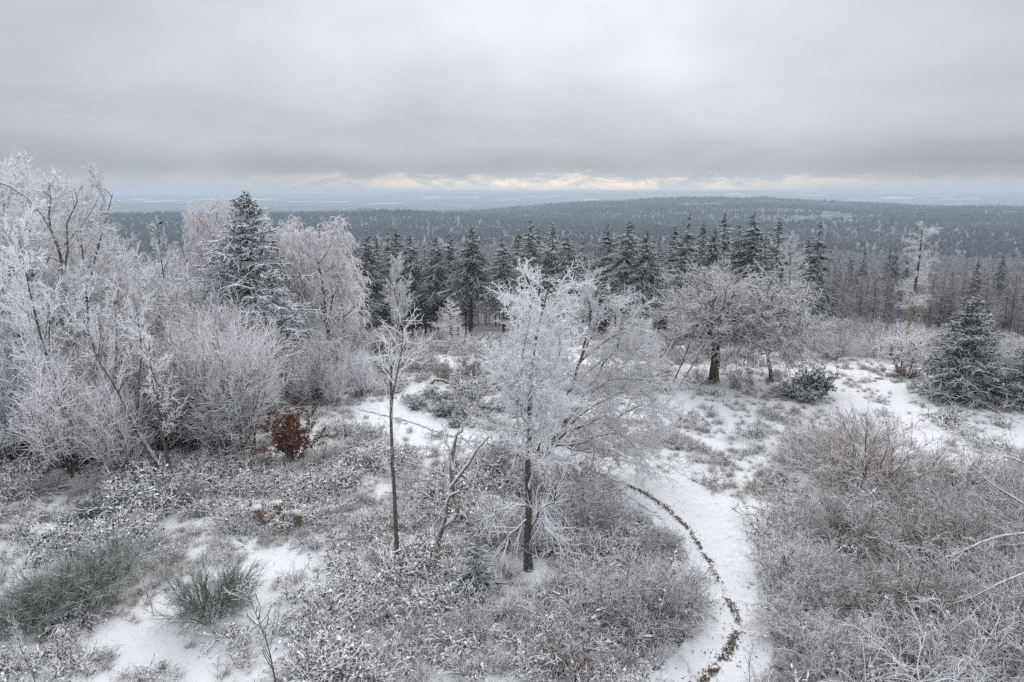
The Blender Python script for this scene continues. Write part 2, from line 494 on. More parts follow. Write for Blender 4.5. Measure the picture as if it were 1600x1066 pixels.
# --- leafless trees and shrubs
def upright_tree(seed, H=12.0, stems=1, spread=0.35, limbs=26, l2=11, l3=9, l4=0, twigmat='twig', barkmat='bark', up=0.06, t0=0.25,
                 tr=0.014, lean=(0, 0), trunk_r=0.14, ratio=0.36, droop3=0.0, wob=0.10, ang=(38, 10)):
    rng = np.random.RandomState(seed)
    P0 = []; n = stems
    for i in range(n):
        a = rng.rand() * 6.28
        d = np.array([math.cos(a) * spread * (n > 1) + lean[0], math.sin(a) * spread * (n > 1) + lean[1], 1.0])
        h = H * (1 if i == 0 else rng.uniform(0.7, 0.98))
        P0.append(grow(rng, np.array([[0.15 * math.cos(a) * (n > 1), 0.15 * math.sin(a) * (n > 1), -0.1]]), d[None], np.array([h * 1.02]), 14, 0.045, 0.03)[0])
    P0 = np.array(P0); R0 = np.tile(np.linspace(1, 0.10, 14)[None] ** 0.9 * trunk_r * 0.85, (n, 1))
    R0[:, 0] *= 1.35
    P1, R1 = spawn(rng, P0, R0, max(6, limbs // n), (t0, 0.99), ang, ratio, 0.62, 0.3, 8, wob, up, 0.42, 0.018)
    P2, R2 = spawn(rng, P1, R1, l2, (0.15, 1.0), (42, 14), 0.42, 0.45, 0.35, 5, 0.22, up * 0.6 + droop3 * 0.4, 0.6, tr)
    P3, R3 = spawn(rng, P2, R2, l3, (0.1, 1.0), (43, 15), 0.45, 0.4, 0.35, 3, 0.24, up * 0.4 + droop3, 0.75, tr * 0.8)
    b = Buf(); tubes(b, P0, R0, 8); tubes(b, P1, R1, 5)
    c = Buf(); tubes(c, P2, R2, 4); tubes(c, P3, R3, 3)
    if l4:
        P4, R4 = spawn(rng, P3, R3, l4, (0.1, 1.0), (40, 14), 0.5, 0.3, 0.35, 3, 0.2, droop3, 0.8, tr * 0.75)
        tubes(c, P4, R4, 3)
    return [('trunk', b.mesh('trunk', MAT[barkmat])), ('crown', c.mesh('crown', MAT[twigmat]))]


def spreading_tree(seed, H=9.0, W_=9.0, stems=2, limbs=16, l2=10, l3=9, l4=3, tr=0.013, trunk_r=0.32, twigmat='twig'):
    """broad, round, many-limbed crown reaching low at its rim"""
    rng = np.random.RandomState(seed)
    b = Buf(); c = Buf(); PP = []; RR = []
    for i in range(stems):
        a = rng.rand() * 1.5 + 3.14 * i
        p = np.array([[0.34 * math.cos(a), 0.34 * math.sin(a), -0.1]]) * (stems > 1)
        PP.append(grow(rng, p, np.array([[0.18 * math.cos(a), 0.18 * math.sin(a), 1]]), np.array([H * 0.62]), 8, 0.07, 0.02)[0])
    P0 = np.array(PP); R0 = np.tile(np.linspace(1, 0.4, 8)[None] * trunk_r, (stems, 1)); R0[:, 0] *= 1.3
    # limbs to the points of a dome
    n = limbs * stems
    idx = rng.randint(0, stems, n)
    tt = rng.uniform(0.35, 1.0, n); f = tt * 7; k = np.minimum(f.astype(int), 6); f = (f - k)[:, None]
    p0 = P0[idx, k] * (1 - f) + P0[idx, k + 1] * f
    az = np.arange(n) * 2.399 + rng.rand(n) * 0.5
    el = np.arcsin(np.clip(1 - (np.arange(n) + 0.5) / n * 1.30, -0.35, 1))
    tgt = np.stack([np.cos(az) * np.cos(el) * W_ / 2, np.sin(az) * np.cos(el) * W_ / 2, H * 0.36 + np.sin(el) * H * 0.60], 1)
    tgt *= rng.uniform(0.72, 0.95, (n, 1))
    K = 8; s = np.linspace(0, 1, K)[None, :, None]
    mid = (p0 + tgt) / 2 + np.array([0, 0, 1.0]) * (np.linalg.norm(tgt - p0, axis=1)[:, None] * 0.16) + rng.randn(n, 3) * 0.25
    P1 = (1 - s) ** 2 * p0[:, None] + 2 * s * (1 - s) * mid[:, None] + s ** 2 * tgt[:, None]
    P1[:, 1:] += rng.randn(n, K - 1, 3) * 0.10
    R1 = np.linspace(1, 0.2, K)[None] * rng.uniform(0.06, 0.12, (n, 1))
    P2, R2 = spawn(rng, P1, R1, l2, (0.25, 1.0), (48, 14), 0.36, 0.35, 0.35, 6, 0.17, 0.02, 0.55, tr * 1.1)
    P3, R3 = spawn(rng, P2, R2, l3, (0.1, 1.0), (45, 15), 0.42, 0.3, 0.35, 4, 0.26, 0.02, 0.7, tr * 0.85)
    tubes(b, P0, R0, 9); tubes(b, P1, R1, 5)
    tubes(c, P2, R2, 4); tubes(c, P3, R3, 3)
    if l4:
        P4, R4 = spawn(rng, P3, R3, l4, (0.2, 1.0), (45, 15), 0.55, 0.3, 0.35, 2, 0.2, 0.03, 0.8, tr * 0.75)
        tubes(c, P4, R4, 3)
    return [('trunk', b.mesh('trunk', MAT['bark'])), ('crown', c.mesh('crown', MAT[twigmat]))]


def weeping_birch(seed, H=12.0):
    rng = np.random.RandomState(seed)
    P0 = grow(rng, np.array([[0, 0, -0.1]]), np.array([[0.02, 0, 1]]), np.array([H * 0.95]), 12, 0.04, 0.03)
    R0 = np.linspace(0.20, 0.03, 12)[None]
    P1, R1 = spawn(rng, P0, R0, 30, (0.2, 1.0), (52, 9), 0.44, 0.55, 0.25, 8, 0.10, 0.015, 0.5, 0.025)
    P2, R2 = spawn(rng, P1, R1, 11, (0.25, 1.0), (45, 12), 0.45, 0.3, 0.3, 6, 0.13, -0.09, 0.55, 0.018)
    P3, R3 = spawn(rng, P2, R2, 8, (0.15, 1.0), (60, 20), 0.8, 0.3, 0.4, 6, 0.07, -0.42, 0.7, 0.026, 0.032)
    P4, R4 = spawn(rng, P3, R3, 4, (0.15, 0.9), (28, 8), 0.5, 0.3, 0.3, 2, 0.06, -0.35, 0.8, 0.022)
    b = Buf(); tubes(b, P0, R0, 8); tubes(b, P1, R1, 5)
    c = Buf(); tubes(c, P2, R2, 4); tubes(c, P3, R3, 3); tubes(c, P4, R4, 3)
    return [('trunk', b.mesh('trunk', MAT['bark'])), ('crown', c.mesh('crown', MAT['twig_pink']))]


def shrub(seed, H=2.5, W_=3.5, stems=26, l2=9, l3=7, l4=0, tr=0.009, mat='twig_grey', up=0.05, droop=0.0, barkmat='bark', base=0.35, K=7, swob=0.10, arch=0.05):
    rng = np.random.RandomState(seed)
    az = rng.rand(stems) * 6.28; sp = np.sqrt(rng.rand(stems)) * (W_ / 2) / H * 1.25
    p0 = np.stack([np.cos(az) * base * rng.rand(stems), np.sin(az) * base * rng.rand(stems), np.full(stems, -0.08)], 1)
    d = np.stack([np.cos(az) * sp, np.sin(az) * sp, np.ones(stems)], 1)
    L = H * rng.uniform(0.75, 1.08, stems) * np.sqrt(1 + sp ** 2 * 0.45)
    P1 = grow(rng, p0, d, L, K, swob, arch); R1 = np.linspace(1, 0.35, K)[None] * rng.uniform(0.016, 0.032, (stems, 1)) * (H / 2.5) ** 0.7
    P2, R2 = spawn(rng, P1, R1, l2, (0.15, 1.0), (36, 12), 0.42, 0.4, 0.35, 5, 0.14, up + droop * 0.5, 0.6, tr)
    P3, R3 = spawn(rng, P2, R2, l3, (0.1, 1.0), (40, 14), 0.48, 0.3, 0.35, 3, 0.22, up * 0.5 + droop, 0.75, tr * 0.85)
    b = Buf(); tubes(b, P1, R1, 4)
    c = Buf(); tubes(c, P2, R2, 3); tubes(c, P3, R3, 3)
    if l4:
        P4, R4 = spawn(rng, P3, R3, l4, (0.1, 1.0), (40, 14), 0.5, 0.3, 0.3, 3, 0.2, droop, 0.8, tr * 0.7)
        tubes(c, P4, R4, 3)
    return [('woody_base', b.mesh('woody_base', MAT[barkmat])), ('crown', c.mesh('crown', MAT[mat]))]


def broom(seed, H=1.9, W_=3.4, n=60):
    rng = np.random.RandomState(seed)
    az = rng.rand(n) * 6.28; sp = np.sqrt(rng.rand(n)) * W_ / H * 0.8
    p0 = np.stack([np.cos(az) * 0.3, np.sin(az) * 0.3, np.full(n, -0.05)], 1)
    d = np.stack([np.cos(az) * sp, np.sin(az) * sp, np.ones(n)], 1)
    P1 = grow(rng, p0, d, H * rng.uniform(0.6, 1.0, n) * np.sqrt(1 + sp ** 2 * 0.3), 6, 0.11, -0.03); R1 = np.linspace(0.016, 0.007, 6)[None].repeat(n, 0)
    P2, R2 = spawn(rng, P1, R1, 11, (0.25, 1.0), (26, 9), 0.45, 0.3, 0.3, 5, 0.09, -0.02, 0.7, 0.0075)
    P3, R3 = spawn(rng, P2, R2, 7, (0.1, 1.0), (22, 8), 0.6, 0.3, 0.3, 4, 0.07, -0.07, 0.8, 0.0065)
    b = Buf(); tubes(b, P1, R1, 4)
    c = Buf(); tubes(c, P2, R2, 3); tubes(c, P3, R3, 3)
    return [('woody_base', b.mesh('woody_base', MAT['bark'])), ('crown', c.mesh('crown', MAT['broom']))]


# --- conifers
def spruce(seed, H=20.0, W_=6.0, h0=0.25, nb=120, tw=9, sub=0, r=0.075, mat='spruce', droop=-0.06, shape=0.85, hang=-0.16, lean=(0, 0), irregular=0.2, rs=0.55):
    rng = np.random.RandomState(seed)
    P0 = grow(rng, np.array([[0, 0, -0.2]]), np.array([[lean[0], lean[1], 1]]), np.array([H]), 12, 0.012, 0.02)
    R0 = np.linspace(H * 0.0125, 0.015, 12)[None]
    tt = np.sort(h0 + (0.985 - h0) * (rng.rand(nb) ** 0.85))
    tt = np.round(tt * 42) / 42 + rng.randn(nb) * 0.010
    tt = np.clip(tt, h0, 0.985)
    f = tt * 11; k = np.minimum(f.astype(int), 10); f = (f - k)[:, None]
    p0 = P0[0, k] * (1 - f) + P0[0, k + 1] * f
    az = np.arange(nb) * 2.399 + rng.randn(nb) * 0.4
    u = (tt - h0) / (1 - h0)
    L = (W_ / 2) * np.clip((1 - u) ** shape, 0.05, 1) * (1 + irregular * rng.randn(nb)) * np.clip(0.55 + u * 3.0, 0, 1)
    L = np.clip(L, 0.12, None)
    pitch = np.where(u > 0.85, 0.6, np.where(u > 0.5, 0.12, -0.12))
    d = np.stack([np.cos(az), np.sin(az), pitch + 0.1 * rng.randn(nb)], 1)
    K = 6
    P1 = np.empty((nb, K, 3)); P1[:, 0] = p0; dd = nrm(d)
    for j in range(1, K):
        dd = dd + 0.05 * rng.randn(nb, 3); dd[:, 2] += droop if j < 4 else 0.10
        dd = nrm(dd); P1[:, j] = P1[:, j - 1] + dd * (L / (K - 1))[:, None]
    R1 = np.linspace(1, 0.7, K)[None] * np.full((nb, 1), r * 0.8)
    P2, R2 = spawn(rng, P1, R1, tw, (0.12, 1.0), (58, 10), 0.40, 0.45, 0.25, 4, 0.06, hang, 1.0, r * 0.6, r, flat=0.8)
    b = Buf(); tubes(b, P0, R0, 7)
    c = Buf(); tubes(c, P1, R1, 4)
    R2 = R2 * np.linspace(1, 0.7, 4)[None]
    tubes(c, P2, R2, 3)
    if sub:
        P3, R3 = spawn(rng, P2, R2, sub, (0.1, 1.0), (48, 10), 0.45, 0.35, 0.25, 2, 0.06, hang * 0.8, 1.0, r * rs, r, flat=0.6)
        tubes(c, P3, R3, 3)
    return [('trunk', b.mesh('trunk', MAT['larch_bark'])), ('crown', c.mesh('crown', MAT[mat]))]


def larch(seed, H=18.0, W_=4.5, h0=0.3, nb=60, tw=7, mat='larch', r=0.035, barkmat='larch_bark', sub=0, shape=0.7, upw=0.02):
    rng = np.random.RandomState(seed)
    P0 = grow(rng, np.array([[0, 0, -0.2]]), np.array([[0.0, 0, 1]]), np.array([H]), 12, 0.015, 0.02)
    R0 = np.linspace(H * 0.009, 0.03, 12)[None]
    P1, R1 = spawn(rng, P0, R0, nb, (h0, 0.99), (78, 10), 0.5, 0.0, 0.3, 5, 0.08, upw, 0.3, r, r * 1.2, Labs=W_ / 2)
    # shorten towards the tip
    hh = (P1[:, 0, 2] / H - h0) / (1 - h0)
    k = np.clip((1 - hh) ** shape, 0.08, 1)[:, None, None]
    P1 = P1[:, :1] + (P1 - P1[:, :1]) * k
    P2, R2 = spawn(rng, P1, R1, tw, (0.1, 1.0), (48, 12), 0.42, 0.3, 0.3, 4, 0.12, -0.03, 0.9, r * 0.75, flat=0.3)
    b = Buf(); tubes(b, P0, R0, 6)
    c = Buf(); tubes(c, P1, R1, 3); tubes(c, P2, R2, 3)
    if sub:
        P3, R3 = spawn(rng, P2, R2, sub, (0.1, 1.0), (48, 12), 0.5, 0.3, 0.3, 3, 0.12, -0.02, 0.9, r * 0.6)
        tubes(c, P3, R3, 3)
    return [('trunk', b.mesh('trunk', MAT[barkmat])), ('crown', c.mesh('crown', MAT[mat]))]


# --- leaves
def leaves(buf, rng, C, size, tilt=0.6, fold=0.25):
    """small folded leaves (4 triangles each) at the points C"""
    n = len(C)
    nz = nrm(np.stack([tilt * rng.randn(n), tilt * rng.randn(n), np.ones(n)], 1))
    q = rng.randn(n, 3); a = nrm(q - (q * nz).sum(1, keepdims=True) * nz); b = np.cross(nz, a)
    s = (size * rng.uniform(0.6, 1.3, n))[:, None]
    v = np.stack([C - a * s, C + b * s * 0.5 + nz * s * fold, C + a * s, C - b * s * 0.5 + nz * s * fold, C - nz * s * 0.02], 1)
    i = np.arange(n)[:, None] * 5
    t = np.concatenate([i + np.array([[0, 4, 1]]), i + np.array([[1, 4, 2]]), i + np.array([[2, 4, 3]]), i + np.array([[3, 4, 0]])], 0)
    return buf.add(v.reshape(-1, 3), None, t)


def leafy_bush(seed, H=2.2, W_=3.5, n=2600, size=0.10, mat='leaf_green', tilt=0.75, stems=14):
    rng = np.random.RandomState(seed)
    az = rng.rand(stems) * 6.28; sp = np.sqrt(rng.rand(stems)) * W_ / 2 / H * 1.2
    p0 = np.stack([0.2 * np.cos(az), 0.2 * np.sin(az), np.full(stems, -0.05)], 1)
    P1 = grow(rng, p0, np.stack([np.cos(az) * sp, np.sin(az) * sp, np.ones(stems)], 1), H * rng.uniform(0.6, 1, stems) * np.sqrt(1 + sp ** 2 * 0.5), 6, 0.12, 0.02)
    R1 = np.linspace(0.03, 0.012, 6)[None].repeat(stems, 0)
    P2, R2 = spawn(rng, P1, R1, 9, (0.2, 1), (45, 12), 0.4, 0.3, 0.3, 4, 0.15, 0.03, 0.6, 0.008)
    b = Buf(); tubes(b, P1, R1, 4); tubes(b, P2, R2, 3)
    # leaves in whorls along the shoots
    m = len(P2); i = rng.randint(0, m, n); t = rng.uniform(0.15, 1.0, n) * 3; k = np.minimum(t.astype(int), 2); f = (t - k)[:, None]
    C = P2[i, k] * (1 - f) + P2[i, k + 1] * f + rng.randn(n, 3) * size * 0.8
    c = Buf(); leaves(c, rng, C, size, tilt)
    return [('woody_base', b.mesh('woody_base', MAT['bark'])), ('foliage', c.mesh('foliage', MAT[mat], False))]


def blob(rng, rx, ry, rz, nu=14, nv=8, j=0.12, zmin=-0.3):
    u = np.linspace(0, 2 * math.pi, nu, endpoint=False); v = np.linspace(zmin * math.pi / 2, math.pi / 2 * 0.96, nv)
    U, V = np.meshgrid(u, v); k = 1 + j * rng.randn(*U.shape)
    P = np.stack([np.cos(U) * np.cos(V) * rx * k, np.sin(U) * np.cos(V) * ry * k, np.sin(V) * rz * k], -1).reshape(-1, 3)
    i, jx = np.meshgrid(np.arange(nv - 1), np.arange(nu), indexing='ij'); j2 = (jx + 1) % nu
    q = np.stack([i * nu + jx, i * nu + j2, (i + 1) * nu + j2, (i + 1) * nu + jx], -1).reshape(-1, 4)
    c = len(P); P = np.concatenate([P, [[0, 0, rz]]])
    t = [((nv - 1) * nu + a, (nv - 1) * nu + (a + 1) % nu, c) for a in range(nu)]
    return P, q, t



# ------------------------------------------------------------------ ground, hills
def polar(name, radii, azs, mat, closed=False):
    A, Rr = np.meshgrid(azs, radii)
    x = np.sin(A) * Rr; y = np.cos(A) * Rr; z = height(x, y)
    v = np.stack([x, y, z], -1).reshape(-1, 3); na = len(azs)
    i, j = np.meshgrid(np.arange(len(radii) - 1), np.arange(na - (0 if closed else 1)), indexing='ij')
    j2 = (j + 1) % na
    q = np.stack([i * na + j, (i + 1) * na + j, (i + 1) * na + j2, i * na + j2], -1).reshape(-1, 4)[:, ::-1]
    return link(name, Buf().add(v, q).mesh(name, mat), kind='structure')


az_f = np.radians(np.arange(-46, 46.01, 0.4))
az_c = np.radians(np.concatenate([np.arange(-180, -46, 4), np.degrees(az_f), np.arange(50, 180, 4)]))
rn = np.concatenate([[0.3, 4, 8], np.geomspace(12, 115, 170)])
rf = np.geomspace(115, 33500, 190)
polar('ground', rn, az_c, MAT['ground'], True)
polar('hills', rf, az_c, MAT['hills'], True)

# ------------------------------------------------------------------ the path
PL = [(560, 640), (640, 660), (700, 682), (780, 700), (880, 716), (925, 745), (985, 778), (1035, 812), (1060, 850), (1082, 890), (1088, 940), (1080, 985), (1050, 1025), (1005, 1068), (940, 1130)]
PR = [(580, 628), (660, 642), (730, 668), (800, 682), (905, 700), (985, 728), (1080, 752), (1165, 790), (1180, 835), (1188, 880), (1205, 930), (1215, 985), (1212, 1030), (1195, 1070), (1180, 1130)]
pl = resample([gp(*p) for p in PL], 90); pr = resample([gp(*p) for p in PR], 90)


def strip(name, A, B, mat, nw, lift, ragged=0.0, seed=1, **kw):
    rng = np.random.RandomState(seed)
    s = np.linspace(0, 1, nw)[None, :, None]
    G = A[:, None] * (1 - s) + B[:, None] * s
    if ragged:
        G[:, 0, :2] += rng.randn(len(A), 2) * ragged; G[:, -1, :2] += rng.randn(len(A), 2) * ragged
    x, y = G[..., 0], G[..., 1]
    z = height(x, y) + lift + (0.05 * fbm(x, y, 0.9, 3, 8) + 0.05 * fbm(x, y, 0.30, 2, 9)) * np.sin(np.pi * s[..., 0]) ** 0.5 - 0.06 * (np.abs(s[..., 0] * 2 - 1) > 0.98)
    if name == 'snow_path':
        m = len(A)
        for f in range(420):
            if f < 220: i0 = int(f / 220 * m) % m; w0 = 0.60 + 0.10 * (1 if f % 2 else -1) + 0.05 * rng.randn()
            else: i0 = rng.randint(0, m); w0 = rng.uniform(0.1, 0.95)
            cxy = A[i0] * (1 - w0) + B[i0] * w0
            lo, hi = max(0, i0 - 8), min(m, i0 + 9)
            d2 = ((x[lo:hi] - cxy[0]) / 0.11) ** 2 + ((y[lo:hi] - cxy[1]) / 0.17) ** 2
            z[lo:hi] -= rng.uniform(0.03, 0.07) * np.exp(-d2)
        z = np.maximum(z, height(x, y) + 0.006)
    v = np.stack([x, y, z], -1).reshape(-1, 3); n = len(A)
    i, j = np.meshgrid(np.arange(n - 1), np.arange(nw - 1), indexing='ij')
    q = np.stack([i * nw + j, i * nw + j + 1, (i + 1) * nw + j + 1, (i + 1) * nw + j], -1).reshape(-1, 4)
    return link(name, Buf().add(v, q).mesh(name, mat), **kw)


pl2 = resample(pl, 300); pr2 = resample(pr, 300)
strip('snow_path', pl2, pr2, MAT['path'], 34, 0.09, 0.07, kind='structure')

TR = [(905, 731, .16), (935, 743, .22), (975, 758, .26), (1010, 775, .26), (1045, 800, .28), (1072, 826, .28), (1090, 852, .25), (1110, 884, .22), (1125, 910, .3),
      (1138, 940, .34), (1150, 965, .36), (1152, 985, .34), (1142, 1012, .36), (1128, 1036, .42), (1105, 1062, .46), (1075, 1090, .5)]
tc_ = resample([gp(a, b) for a, b, _ in TR], 70)
tw_ = np.interp(np.linspace(0, 1, 70), np.linspace(0, 1, len(TR)), [w for *_, w in TR])
tdir = nrm(np.gradient(tc_, axis=0)); side = np.stack([-tdir[:, 1], tdir[:, 0], tdir[:, 2] * 0], 1)
MAT['track'] = snow_mat('trodden_track', 0.14, 4.0, (0.17, 0.125, 0.085))
strip('trodden_track', tc_ + side * tw_[:, None] * 0.4, tc_ - side * tw_[:, None] * 0.4, MAT['track'], 5, 0.10, 0.06, 4, kind='structure')


def litter():
    rng = np.random.RandomState(8); n = 2600
    i = rng.randint(0, 70, n); C = tc_[i] + side[i] * (rng.randn(n) * tw_[i] * np.where(rng.rand(n) < 0.15, 1.1, 0.27))[:, None] + tdir[i] * (rng.randn(n) * 0.25)[:, None]
    keep = fbm(C[:, 0], C[:, 1], 0.7, 2, 3) > np.where(C[:, 1] < gp(1100, 862)[1], -0.04, -0.22)
    C = C[keep]; C[:, 2] = height(C[:, 0], C[:, 1]) + 0.11 + 0.03 * rng.rand(len(C))
    b = Buf(); leaves(b, rng, C, 0.046, 0.4)
    # single leaves blown over the path
    m = 260; j = rng.randint(0, 90, m); s = rng.rand(m)[:, None]
    D = pl[j] * (1 - s) + pr[j] * s + rng.randn(m, 3) * 0.2
    D[:, 2] = height(D[:, 0], D[:, 1]) + 0.11
    leaves(b, rng, D, 0.035, 0.4)
    link('leaf_litter', b.mesh('leaf_litter', MAT['litter'], False), kind='stuff', label='brown fallen leaves trodden into the narrow track along the snowy path')


litter()


# ------------------------------------------------------------------ scattered ground cover
def inside(poly, x, y):
    c = np.zeros(len(x), bool); j = len(poly) - 1
    for i in range(len(poly)):
        xi, yi = poly[i][:2]; xj, yj = poly[j][:2]
        m = ((yi > y) != (yj > y)) & (x < (xj - xi) * (y - yi) / (yj - yi + 1e-12) + xi)
        c ^= m; j = i
    return c


def wpoly(pix): return [gp(*p) for p in pix]


PATHPOLY = list(pl) + list(pr[::-1])


def gn_scatter(name, pts, scale, rz, protos, label):
    me = bpy.data.meshes.new(name); n = len(pts)
    me.vertices.add(n); me.vertices.foreach_set('co', np.asarray(pts, np.float32).ravel())
    for nm, typ, val in (('sc', 'FLOAT', scale), ('rz', 'FLOAT', rz), ('pick', 'INT', np.random.RandomState(3).randint(0, len(protos), n))):
        a = me.attributes.new(nm, typ, 'POINT'); a.data.foreach_set('value', np.asarray(val, np.int32 if typ == 'INT' else np.float32))
    o = link(name, me, kind='stuff', label=label)
    src = bpy.data.collections.new(name + '_kinds')
    for i, p in enumerate(protos):
        q = bpy.data.objects.new('%s_kind_%s' % (name, 'abcdefgh'[i]), p); src.objects.link(q)
    g = bpy.data.node_groups.new(name, 'GeometryNodeTree')
    g.interface.new_socket('Geometry', in_out='INPUT', socket_type='NodeSocketGeometry')
    g.interface.new_socket('Geometry', in_out='OUTPUT', socket_type='NodeSocketGeometry')
    gi = g.nodes.new('NodeGroupInput'); go = g.nodes.new('NodeGroupOutput')
    ci = g.nodes.new('GeometryNodeCollectionInfo'); ci.inputs['Collection'].default_value = src
    ci.inputs['Separate Children'].default_value = True; ci.inputs['Reset Children'].default_value = True
    ip = g.nodes.new('GeometryNodeInstanceOnPoints'); ip.inputs['Pick Instance'].default_value = True

    def attr(nm, typ):
        a = g.nodes.new('GeometryNodeInputNamedAttribute'); a.data_type = typ; a.inputs['Name'].default_value = nm
        return [s for s in a.outputs if s.name == 'Attribute' and s.enabled][0]
    cx = g.nodes.new('ShaderNodeCombineXYZ'); er = g.nodes.new('FunctionNodeEulerToRotation')
    g.links.new(attr('rz', 'FLOAT'), cx.inputs[2]); g.links.new(cx.outputs[0], er.inputs[0])
    g.links.new(gi.outputs[0], ip.inputs['Points']); g.links.new(ci.outputs[0], ip.inputs['Instance'])
    g.links.new(attr('pick', 'INT'), ip.inputs['Instance Index']); g.links.new(er.outputs[0], ip.inputs['Rotation'])
    g.links.new(attr('sc', 'FLOAT'), ip.inputs['Scale']); g.links.new(ip.outputs[0], go.inputs[0])
    md = o.modifiers.new('scatter', 'NODES'); md.node_group = g
    return o


def bramble_clump(seed):
    """arching snow-laden canes over dark drooping leaves"""
    rng = np.random.RandomState(seed); b = Buf()
    n = 20; az = rng.rand(n) * 6.28; sp = rng.uniform(0.3, 1.2, n)
    P = grow(rng, np.stack([rng.randn(n) * 0.2, rng.randn(n) * 0.2, np.full(n, -0.05)], 1), np.stack([np.cos(az) * sp, np.sin(az) * sp, np.ones(n)], 1), rng.uniform(0.4, 1.0, n), 7, 0.24, -0.20)
    R = np.linspace(0.016, 0.010, 7)[None].repeat(n, 0) * rng.uniform(0.6, 1.3, (n, 1))
    P2, R2 = spawn(rng, P, R, 5, (0.25, 1), (50, 15), 0.38, 0.3, 0.4, 4, 0.28, -0.04, 0.8, 0.010)
    P3, R3 = spawn(rng, P2, R2, 3, (0.25, 1), (50, 15), 0.5, 0.3, 0.4, 2, 0.28, 0.0, 0.8, 0.0085)
    tubes(b, P, R, 4); tubes(b, P2, R2, 3); tubes(b, P3, R3, 3)
    m = 150; i = rng.randint(0, len(P2), m); k = rng.randint(1, 4, m)
    C = P2[i, k] + rng.randn(m, 3) * 0.05 - np.array([0, 0, 0.03]); C[:, 2] = np.maximum(C[:, 2], 0.02)
    leaves(b, rng, C, 0.050, 0.7)
    for q in rng.randint(0, len(P2), 16):
        c_ = P2[q, 2] + np.array([0, 0, 0.012])
        if c_[2] < 0.08: continue
        a = rng.uniform(0.03, 0.06); th = math.atan2(P2[q, 3, 1] - P2[q, 0, 1], P2[q, 3, 0] - P2[q, 0, 0])
        V, qq, tt = blob(rng, a * rng.uniform(1.0, 2.4), a * 0.7, a * 0.55, 6, 3, 0.28, -0.3)
        V = np.stack([V[:, 0] * math.cos(th) - V[:, 1] * math.sin(th), V[:, 0] * math.sin(th) + V[:, 1] * math.cos(th), V[:, 2]], 1)
        b.add(V + c_, qq, tt)
    return b.mesh('bramble_clump', MAT['leaf'], False)


def heath_clump(seed, H=0.45, W_=0.5, n=34, mat='heath'):
    rng = np.random.RandomState(seed); b = Buf(); az = rng.rand(n) * 6.28
    P = grow(rng, np.stack([rng.randn(n) * 0.15, rng.randn(n) * 0.15, np.full(n, -0.03)], 1), np.stack([np.cos(az) * W_, np.sin(az) * W_, np.ones(n)], 1), H * rng.uniform(0.5, 1.2, n), 4, 0.2, 0.0)
    R = np.linspace(0.012, 0.008, 4)[None].repeat(n, 0)
    P2, R2 = spawn(rng, P, R, 5, (0.3, 1), (45, 14), 0.45, 0.2, 0.3, 3, 0.26, 0, 0.9, 0.0075)
    tubes(b, P, R, 3); tubes(b, P2, R2, 3)
    return b.mesh('heath_clump', MAT[mat])


def grass_tuft(seed):
    rng = np.random.RandomState(seed); b = Buf(); n = 46; az = rng.rand(n) * 6.28; s = rng.uniform(0.2, 1.3, n)
    P = grow(rng, np.stack([rng.randn(n) * 0.09, rng.randn(n) * 0.09, np.full(n, -0.02)], 1), np.stack([np.cos(az) * s, np.sin(az) * s, np.ones(n)], 1), rng.uniform(0.18, 0.5, n), 4, 0.10, -0.18)
    tubes(b, P, np.linspace(0.006, 0.0025, 4)[None].repeat(n, 0), 3)
    return b.mesh('grass_tuft', MAT['grass'])


OPEN = [wpoly(p) for p in (
    [(60, 960), (190, 945), (300, 960), (345, 990), (390, 1040), (420, 1066), (150, 1066), (0, 1066), (0, 1010)],
    [(365, 825), (440, 842), (530, 848), (580, 885), (550, 945), (480, 985), (400, 945), (350, 900)],
    [(215, 800), (300, 790), (340, 815), (330, 855), (250, 850)],
    [(520, 700), (600, 690), (720, 720), (700, 760), (600, 770), (500, 760)],
    [(1290, 546), (1420, 556), (1600, 590), (1700, 620), (1700, 770), (1600, 775), (1530, 755), (1450, 720), (1380, 690), (1300, 655), (1225, 640), (1040, 612), (1040, 570), (1280, 575)],
    [(560, 556), (800, 556), (1050, 548), (1310, 545), (1310, 572), (1050, 572), (800, 585), (640, 588), (560, 575)])]
OPENTRACK = wpoly([(530, 610), (610, 625), (790, 685), (800, 735), (640, 720), (560, 680)])


def cover_density(x, y, rng):
    n = len(x)
    dense = 0.42 + 0.95 * fbm(x, y, 6, 2, 12) + 0.9 * fbm(x, y, 1.8, 2, 14)
    op = np.zeros(n, bool)
    jx = x + 1.2 * fbm(x, y, 1.5, 2, 50) + 0.25 * rng.randn(n); jy = y + 1.8 * fbm(x, y, 1.5, 2, 53) + 0.3 * rng.randn(n)
    for p in OPEN: op |= inside(p, jx, jy)
    op |= inside(OPENTRACK, jx, jy)
    path = inside(PATHPOLY, x + 0.25 * rng.randn(n), y + 0.3 * rng.randn(n))
    strip4 = inside(OPEN[-1], x, y)
    dense = np.where(strip4, 0.16 + 0.8 * fbm(x, y, 4, 3, 33), dense)
    op &= ~strip4
    dense = dense * np.where((x > 5) & (y > 29), 0.55, 1) * np.where((x < 0) & (y < 33), 0.82, 1)
    dense = np.where(op, np.where(x > 8, 0.01, 0.07) + np.where(x > 8, 0.16, 0.45) * np.clip(fbm(x, y, 3, 2, 30), 0, 1), dense)
    return dense * np.where(y > 45, 0.75, 1), path, op


